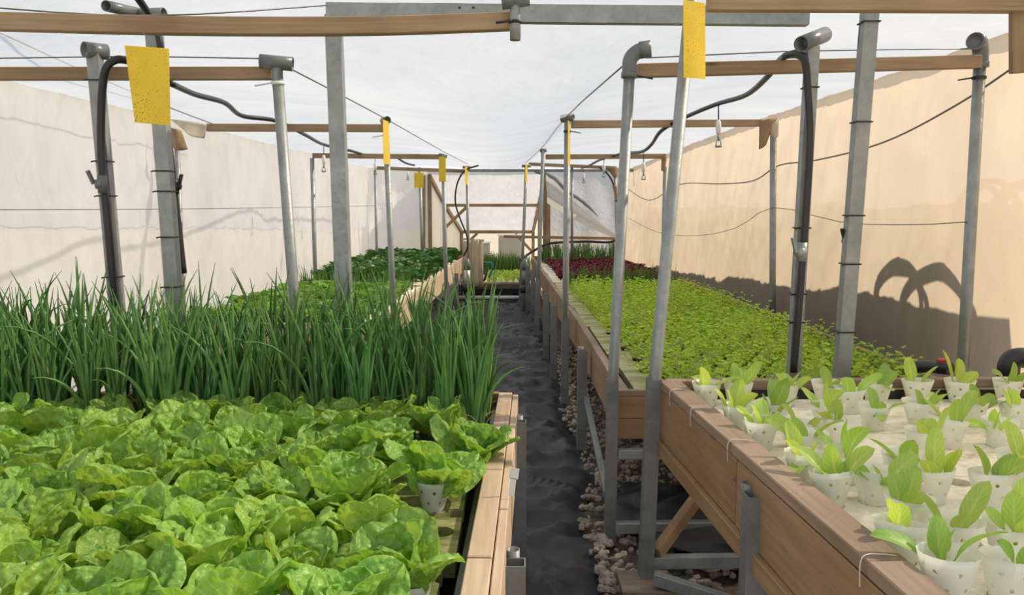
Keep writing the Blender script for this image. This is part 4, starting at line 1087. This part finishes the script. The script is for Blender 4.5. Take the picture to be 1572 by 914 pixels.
m = MB(); m.bar((q.x - .11, q.y - .02, .045), (q.x + .11, q.y - .02, .045), .20, .03); tag(m.build('wood_block', M_woodold, loc=(q.x, q.y, .03), bevel=.003), 'flat board under the leaning post at the gravel edge', 'block')
m = MB(); m.bar((q.x - .08, q.y - .07, .012), (q.x + .13, q.y - .07, .012), .13, .035); tag(m.build('wood_block', M_woodold, loc=(q.x, q.y, .0), bevel=.003), 'lower wood block beneath the board at the leaning post', 'block')

# ================================================================== yellow cards
def card(label, c, w, h, rz, wire_to=None, roll=0, tilt=0, taper=0):
    c = Vector(c); t = empty('sticky_card', c, label, 'sticky trap', 'yellow sticky cards')
    ux = Vector((math.cos(rz), math.sin(rz), 0)); uz = Vector((0, 0, 1)); n = ux.cross(uz)
    ux, uz = ux * math.cos(roll) + uz * math.sin(roll), uz * math.cos(roll) - ux * math.sin(roll)
    m = MB(); nx, nz = 8, 10
    def P(u, v, k): 
        x = (u - .5) * w * (1 - taper * (1 - v)); z = (v - .5) * h
        return c + ux * (x + taper * w * .35 * (1 - v)) + uz * z + n * (k * .0006 + .012 * math.sin(u * 3.0) * (1 - v) + math.sin(tilt) * z)
    m.grid(lambda u, v: P(u, v, 1), nx, nz); m.grid(lambda u, v: P(1 - u, v, -1), nx, nz)
    m.build('card', M_card, t, True)
    if wire_to is not None:
        m = MB(); m.tube(smooth_path([c + uz * (h / 2 - .012), c + uz * (h / 2 + .02) + ux * .006, Vector(wire_to)], 4), .0016, 5); m.build('hanging_wire', M_wire, t)
    return t
card('large yellow sticky card hanging from the bowed beam above the onions', at(228, 132, 2.92), .165, .265, -.10, at(217, 48, 2.96), roll=-.09, tilt=.15, taper=.17)
card('large yellow sticky card on the leaning post, up under the steel beam', at(1066, 62, 3.12), .118, .285, .60, None, roll=.04)
card('narrow edge-on yellow card on the second post of the leafy greens bed', at(593, 219, 6.17), .15, .33, 1.42, None)
card('yellow card turned edge-on on the second post of the feathery bed', at(873, 220, 6.13), .14, .33, 1.40, None)
card('small yellow card facing the aisle on the third post of leafy greens bed', at(679, 260, 9.63), .085, .30, 0, None)
card('dull yellow card hanging before the post behind the dark greens', at(643, 277, 13.965), .165, .26, 0, at(644, 256, 13.97))
card('tiny yellow card on the far post beside the hanging hose', at(716, 270, 12.55), .12, .28, 1.3, None)
card('tiny yellow card on the far post of the feathery bed', at(808, 266, 12.5), .12, .28, 1.3, None)

# ================================================================== sprinklers, hoses, wires
def sprinkler(label, px, y0, y1, Y, blue=True):
    a, b = at(px, y0, Y), at(px, y1, Y); L = (a - b).length; t = empty('sprinkler', b, label, 'sprinkler', 'hanging sprinklers')
    k = L / .31; P = lambda s: a.lerp(b, s)
    m = MB(); m.tube([P(0), P(.42)], .005 * k, 6); m.build('drop_tube', M_hose, t, True)
    m = MB(); d = (b - a).normalized(); m.lathe([(.006, 0), (.016, .012), (.021, .06), (.018, .09), (.008, .105)], P(.36), 12, d); m.build('weight', M_white, t, True)
    mt = M_blue if blue else M_pvc
    m = MB(); m.lathe([(.008, 0), (.010, .02), (.006, .035)], P(.74), 10, d); m.tube([P(.84) + Vector((-.014, 0, 0)), P(.97) + Vector((-.018, 0, 0))], .0035, 6); m.tube([P(.84) + Vector((.014, 0, 0)), P(.97) + Vector((.018, 0, 0))], .0035, 6); nz = m.build('nozzle', mt, t, True)
    m = MB(); m.lathe([(.024, 0), (.026, .006), (.02, .012)], P(.965), 12, d); m.build('spreader', mt, nz, True)
    return t
sprinkler('white and blue sprinkler hanging from the hose, nearest to the cloth wall', 1103, 160, 226, 5.6)
sprinkler('white and blue sprinkler hanging between the elbow post and leaning post', 988, 234, 276, 8.2)
sprinkler('small white sprinkler hanging above the red lettuces, beside the elbow post', 927, 240, 272, 10.6)
sprinkler('smallest white sprinkler above the red lettuces', 896, 257, 281, 12.4, False)
sprinkler('white sprinkler hanging beside the tall square post', 497, 223, 264, 8.6, False)
sprinkler('small white sprinkler hanging before the far wall post', 576, 239, 268, 10.55, False)
sprinkler('tiny grey sprinkler near the dull yellow card', 626, 255, 276, 12.6, False)
def hose(label, pts, r, mt=M_hose, cat='hose', name='hose', group=None, k=6, seg=8):
    pts = [at(*q) if isinstance(q, tuple) else q for q in pts]
    m = MB(); m.tube(smooth_path(pts, k), r, seg); o = m.build(name, mt, smooth=True, loc=pts[0]); return tag(o, label, cat, group)
hl_ = hose('black hose running under the ceiling film over the leafy greens bed', [(262, 128, 3.9), (300, 145, 4.4), (345, 158, 5.0), (372, 178, 5.7), (425, 186, 6.1), (470, 208, 7.2), (497, 222, 8.5), (540, 232, 9.3), (570, 240, 10.4), (600, 238, 11.2), (622, 250, 12.4), (636, 254, 12.9)], .016)
hose('thick black hose looped over the slim square post and down its front', [(197, 93, 3.72), (178, 92, 3.66), (163, 105, 3.64), (157, 140, 3.66), (155, 200, 3.68), (157, 260, 3.69), (165, 340, 3.68), (172, 420, 3.68), (176, 470, 3.68)], .018)
hose('black hose arching down behind the big yellow card', [(195, -25, 3.3), (222, 12, 3.45), (240, 44, 3.62), (247, 80, 3.64), (252, 150, 3.76), (263, 250, 3.78), (272, 330, 3.78), (282, 420, 3.78)], .016)
hose('black hose running under the ceiling film over the feathery plants', [(1236, 92, 3.42), (1222, 84, 3.55), (1200, 90, 3.9), (1178, 118, 4.3), (1145, 146, 5.0), (1103, 159, 5.6), (1070, 172, 6.0), (1040, 186, 6.5), (1014, 202, 6.8), (1000, 222, 7.6), (985, 233, 8.2), (960, 235, 9.2), (940, 240, 9.9), (920, 246, 10.7), (905, 254, 11.8), (893, 258, 12.4)], .016)
hose('thick black hose running down the square post with the tilted cap', [(1205, 86, 3.56), (1225, 82, 3.44), (1236, 96, 3.40), (1240, 140, 3.40), (1243, 220, 3.405), (1236, 340, 3.405), (1228, 450, 3.405), (1218, 572, 3.405)], .0155)
hose('black hose running up the square post to the timber beam', [(1335, -10, 3.46), (1322, 60, 3.48), (1320, 120, 3.50), (1318, 180, 3.52)] + [(1310, 260, 3.52), (1303, 340, 3.52), (1295, 430, 3.52), (1283, 572, 3.52)], .014)
hose('thin black hose arching down beside the far aisle post', [(735, 254, 12.6), (714, 262, 12.58), (702, 282, 12.56), (699, 310, 12.56), (706, 335, 12.56), (716, 360, 12.56), (718, 378, 12.56), (712, 393, 12.6)], .013)
hose('black pipe arching across the dark onions behind the red lettuces', [(798, 400, 13.0), (815, 388, 13.15), (840, 375, 13.2), (870, 372, 13.2), (905, 371, 13.2), (935, 372, 13.2), (950, 366, 13.2)], .02)
hose('black hose curving down the far wall post', [(920, 257, 12.75), (935, 270, 12.75), (944, 290, 12.78), (946, 310, 12.78)], .014)
W = dict(mt=M_wire, cat='wire', name='wire', k=3, seg=5)
hose('thin wire stretched between the left posts above the beam', [(-30, 90, 3.80), (200, 87, 3.80), (405, 90, 3.80)], .0032, **W)
hose('thin wire stretched between the elbow post and cloth wall post', [(992, 89, 3.62), (1140, 82, 3.7), (1250, 78, 3.8), (1488, 75, 3.95)], .003, **W)
hose('thin wire crossing the top of the scene above the bowed beam', [(-30, 10, 3.05), (140, 22, 3.05), (300, 22, 3.05), (505, 8, 3.6)], .003, **W)
hose('thin wire along the left cloth wall at chest height', [(-30, 322, 4.25), (280, 321, 6.42), (480, 318, 9.72), (578, 316, 12.75)], .003, **W)
hose('ridge wire from the tee post along the leafy greens bed posts', [at(445, 105, 3.85), at(593, 183, 6.26), at(681, 233, 9.66), at(718, 252, 12.64)], .004, **W)
hose('ridge wire from the elbow post along the feathery bed posts', [at(960, 98, 3.66), at(869, 180, 6.24), at(833, 226, 9.7), at(807, 250, 12.6)], .004, **W)
hose('sagging thin wire along the sunlit cloth wall', [(965, 335, 11.5), (1010, 357, 9.9), (1070, 362, 8.9), (1130, 350, 7.8), (1186, 319, 6.9), (1290, 341, 5.6), (1400, 345, 4.7), (1484, 341, 4.0)], .003, **W)
pts = []
for y, z in ((14.0, 2.0), (12.0, 1.72), (10.2, 1.90), (8.6, 1.86), (7.6, 1.86), (7.0, 1.97), (6.2, 1.97), (5.2, 2.02), (4.4, 2.16), (3.8, 2.32), (3.3, 2.40), (2.4, 2.34), (1.2, 2.36)):
    pts.append(Vector((XR(y) - .03, y, z)))
hose('dark rope line sagging along the sunlit cloth wall', pts, .006, mt=M_wire, cat='rope', name='rope', k=6, seg=5)
hose('roof wire slanting under the ceiling film on the left', [(-10, 45, 3.9), (120, 105, 4.8), (260, 165, 6.0), (340, 195, 7.0)], .005, mt=M_galv, cat='wire', name='wire', k=3, seg=5)
hose('pale thread lying on the black fabric in the aisle', [gz(x, y, .055) for x, y in ((812, 640), (830, 670), (858, 690), (870, 720), (876, 735))], .0006, mt=M_wire, cat='thread', name='thread', k=4, seg=4)
hose('pale thread on the black fabric beside the nearest stub post', [gz(x, y, .055) for x, y in ((806, 825), (815, 865), (838, 890), (858, 915))], .0006, mt=M_wire, cat='thread', name='thread', k=4, seg=4)
# valves on the hoses
def valve(label, px, py, Y, mt, sx=1, k=1.0):
    c = at(px, py, Y); t = empty('hose_valve', c, label, 'valve')
    m = MB(); m.tube([c - Vector((0, 0, .04 * k)), c + Vector((0, 0, .04 * k))], .021 * k, 12); m.build('valve_body', mt, t, True)
    m = MB(); m.lathe([(.024 * k, 0), (.026 * k, .012), (.02 * k, .03), (0, .032)], c, 12, (sx, -.5, 0)); kb = m.build('valve_knob', mt, t, True)
    h = c + Vector((sx * .03 * k, -.016 * k, .0)); m = MB(); m.bar(h, h + Vector((sx * .02 * k, -.01 * k, .06 * k)), .012 * k, .02 * k, up=(0, 1, 0)); m.build('valve_handle', mt, kb)
    return t
valve('grey turning valve on the hose beside the left cloth', 157, 283, 3.66, M_pvc, -1)
valve('bright metal valve handle on the hose of the tilted-cap post', 1231, 387, 3.385, M_galv, -1)
valve('black valve knob on the hose of the post beside the tilted-cap post', 1304, 370, 3.50, M_hose, -1, .9)
valve('black valve behind the square post with the big yellow card', 268, 286, 3.77, M_hose, 1, .9)
# pipes by the right wall
hose('black pipe lying along the back board by the sunlit cloth', [at(1398, 564, 3.7), at(1425, 563, 3.62), at(1458, 566, 3.5)], .03, seg=12)
t = empty('pipe_valve', at(1447, 566, 3.5), 'black pipe fitting with a red cap behind the seedling cups', 'valve')
m = MB(); m.lathe([(.03, -.02), (.032, .03)], at(1447, 566, 3.5), 12); m.build('fitting', M_hose, t, True)
m = MB(); m.bar(at(1447, 563, 3.5), at(1447, 551, 3.5), .042, .034, up=(0, 1, 0)); m.build('red_cap', M_red, t, bevel=.004)['label'] = 'red cap'
m = MB(); m.tube(smooth_path([at(1548, 585, 3.42), at(1549, 562, 3.42), at(1558, 551, 3.42), at(1580, 550, 3.42), at(1625, 552, 3.42)], 6), .045, 14); tag(m.build('pipe_elbow', M_hose, smooth=True, loc=at(1548, 580, 3.42)), 'thick black pipe elbow behind the last cups beside the cloth', 'pipe')
# coils of old hose outside the right cloth; they throw looping shadows
for i, (y, z0, rr, tl, lb) in enumerate(((4.75, 1.45, .36, .5, 'coil of old hose leaning on the parapet outside the cloth'), (5.15, 1.52, .30, .3, 'second coil of old hose on the parapet outside the cloth'))):
    m = MB(); pts = []
    for k in range(181):
        k = k / 60 * 19; a = 2 * PI * k / 19; pts.append(Vector((3.02 + .05 * math.sin(k * .2) + .02 * k / 19, y + rr * math.cos(a) * (1 + .12 * math.sin(k * .21)), z0 + rr * .8 * math.sin(a) * (1 + .1 * math.cos(k * .17)))))
    m.tube(pts, .02, 6); tag(m.build('hose_coil', M_hose, smooth=True, loc=(3.02, y, z0)), lb, 'hose')
# torn wood scraps and cloth flaps at the wall posts
def flap(label, pts, mt, name='cloth_flap', cat='fabric'):
    m = MB(); q = [at(*p) for p in pts]
    n = len(q); c = sum(q, Vector()) / n
    A, B, Cc, D = q
    m.grid(lambda u, v: (A.lerp(B, u)).lerp(D.lerp(Cc, u), v) + Vector((0, -.05 * math.sin(PI * u) + .03 * v, -.02 * math.sin(PI * u) * v)), 10, 8)
    o = m.build(name, mt, smooth=True, loc=c); md = o.modifiers.new('thick', 'SOLIDIFY'); md.thickness = .004
    return tag(o, label, cat)
flap('cream cloth flap folded over the wall post head under the second beam', [(262, 183, 6.3), (318, 191, 6.3), (311, 212, 6.3), (278, 198, 6.2)], M_panel)
flap('brown board scrap hanging at the wall post beside the cream flap', [(262, 196, 6.42), (278, 200, 6.40), (286, 229, 6.40), (264, 226, 6.42)], M_woodbeam, 'wood_scrap', 'wood scrap')
flap('pale cloth scrap wrapped on the wall post beside the hose post', [(1176, 196, 6.85), (1195, 180, 6.85), (1196, 206, 6.82), (1186, 210, 6.8)], M_panel)
flap('brown wood scrap pointing down at the wall post beside the cloth', [(1166, 186, 6.82), (1194, 180, 6.86), (1180, 212, 6.84), (1167, 229, 6.82)], M_woodbeam, 'wood_scrap', 'wood scrap')
flap('brown wood scrap behind the leaning post at the third beam', [(1016, 240, 9.9), (1024, 240, 9.9), (1022, 258, 9.9), (1016, 262, 9.9)], M_woodbeam, 'wood_scrap', 'wood scrap')
flap('brown wood scrap at the head of the far wall post', [(932, 258, 12.75), (949, 257, 12.75), (949, 268, 12.75), (943, 273, 12.75)], M_woodbeam, 'wood_scrap', 'wood scrap')
flap('small brown wood scrap lower on the far wall post', [(940, 284, 12.75), (946, 284, 12.75), (949, 306, 12.75), (946, 308, 12.75)], M_woodbeam, 'wood_scrap', 'wood scrap')
m = MB(); m.bar(at(1566, 112, 3.02), at(1566, -12, 3.02), .07, .03, up=(0, 1, 0)); tag(m.build('upright_board', M_woodbeam, loc=at(1566, 112, 3.02), bevel=.003), 'brown upright board at the end of the nearest beam beside the cloth', 'board')
# white plant label on the pale board
p = gz(785, 762, .748); m = MB(); m.bar(p, p + Vector((.006, 0, .055)), .018, .0015, up=(0, 1, 0)); m.bar(p + Vector((.006, 0, .053)), p + Vector((.010, 0, .085)), .028, .0015, up=(0, 1, 0))
tag(m.build('plant_label', M_white, loc=p), 'small blank white plant tag on the pale board beside the stub post', 'plant tag')
# cream curtain, watering bits and boxes at the far end
m = MB(); m.grid(lambda u, v: (-.84 + .35 * u, 13.62 + .03 * math.sin(u * 17) + .02 * math.sin(u * 31), .26 + (.80 - .02 * math.sin(u * 8)) * v), 50, 8)
o = m.build('cream_curtain', M_panel, smooth=True); md = o.modifiers.new('thick', 'SOLIDIFY'); md.thickness = .006; tag(o, 'cream plastic curtain hanging in folds at the aisle end', 'curtain')
m = MB(); m.bar((-.86, 13.62, 1.08), (-.48, 13.66, 1.05), .03, .03); tag(m.build('curtain_rail', M_woodpale, loc=(-.86, 13.62, 1.08)), 'thin timber rail over the cream curtain', 'rail')
t = empty('garden_tap', (-.42, 13.75, .62), 'small green garden tap and hose end beside the cream curtain', 'tap')
m = MB(); m.tube([(-.52, 13.78, .66), (-.44, 13.75, .66)], .02, 8); m.build('tap_body', M_galvd, t, True)
m = MB(); m.tube(smooth_path([(-.44, 13.75, .65), (-.36, 13.74, .66), (-.34, 13.74, .60), (-.36, 13.74, .5), (-.40, 13.74, .4)], 5), .018, 8); m.build('green_hose', M_teal, t, True)
m = MB(); m.tube([(-.42, 13.72, .58), (-.47, 13.70, .38), (-.55, 13.70, .3)], .02, 8); m.build('black_hose', M_hose, t, True)
for x0, x1, z1, lb in ((-.72, -.50, .82, 'cloudy plastic crate behind the far onions beside the curtain'), (-.30, .22, .98, 'wide cloudy plastic tank behind the far onions')):
    m = MB(); m.bar((x0, 17.8, z1 / 2), (x1, 17.8, z1 / 2), .5, z1); o = m.build('plastic_tank', M_clear, loc=(x0, 17.8, 0), bevel=.03); tag(o, lb, 'tank')
    m = MB(); m.bar((x0 - .02, 17.8, z1 + .02), (x1 + .02, 17.8, z1 + .02), .54, .03); m.build('lid', M_white, o, bevel=.01)
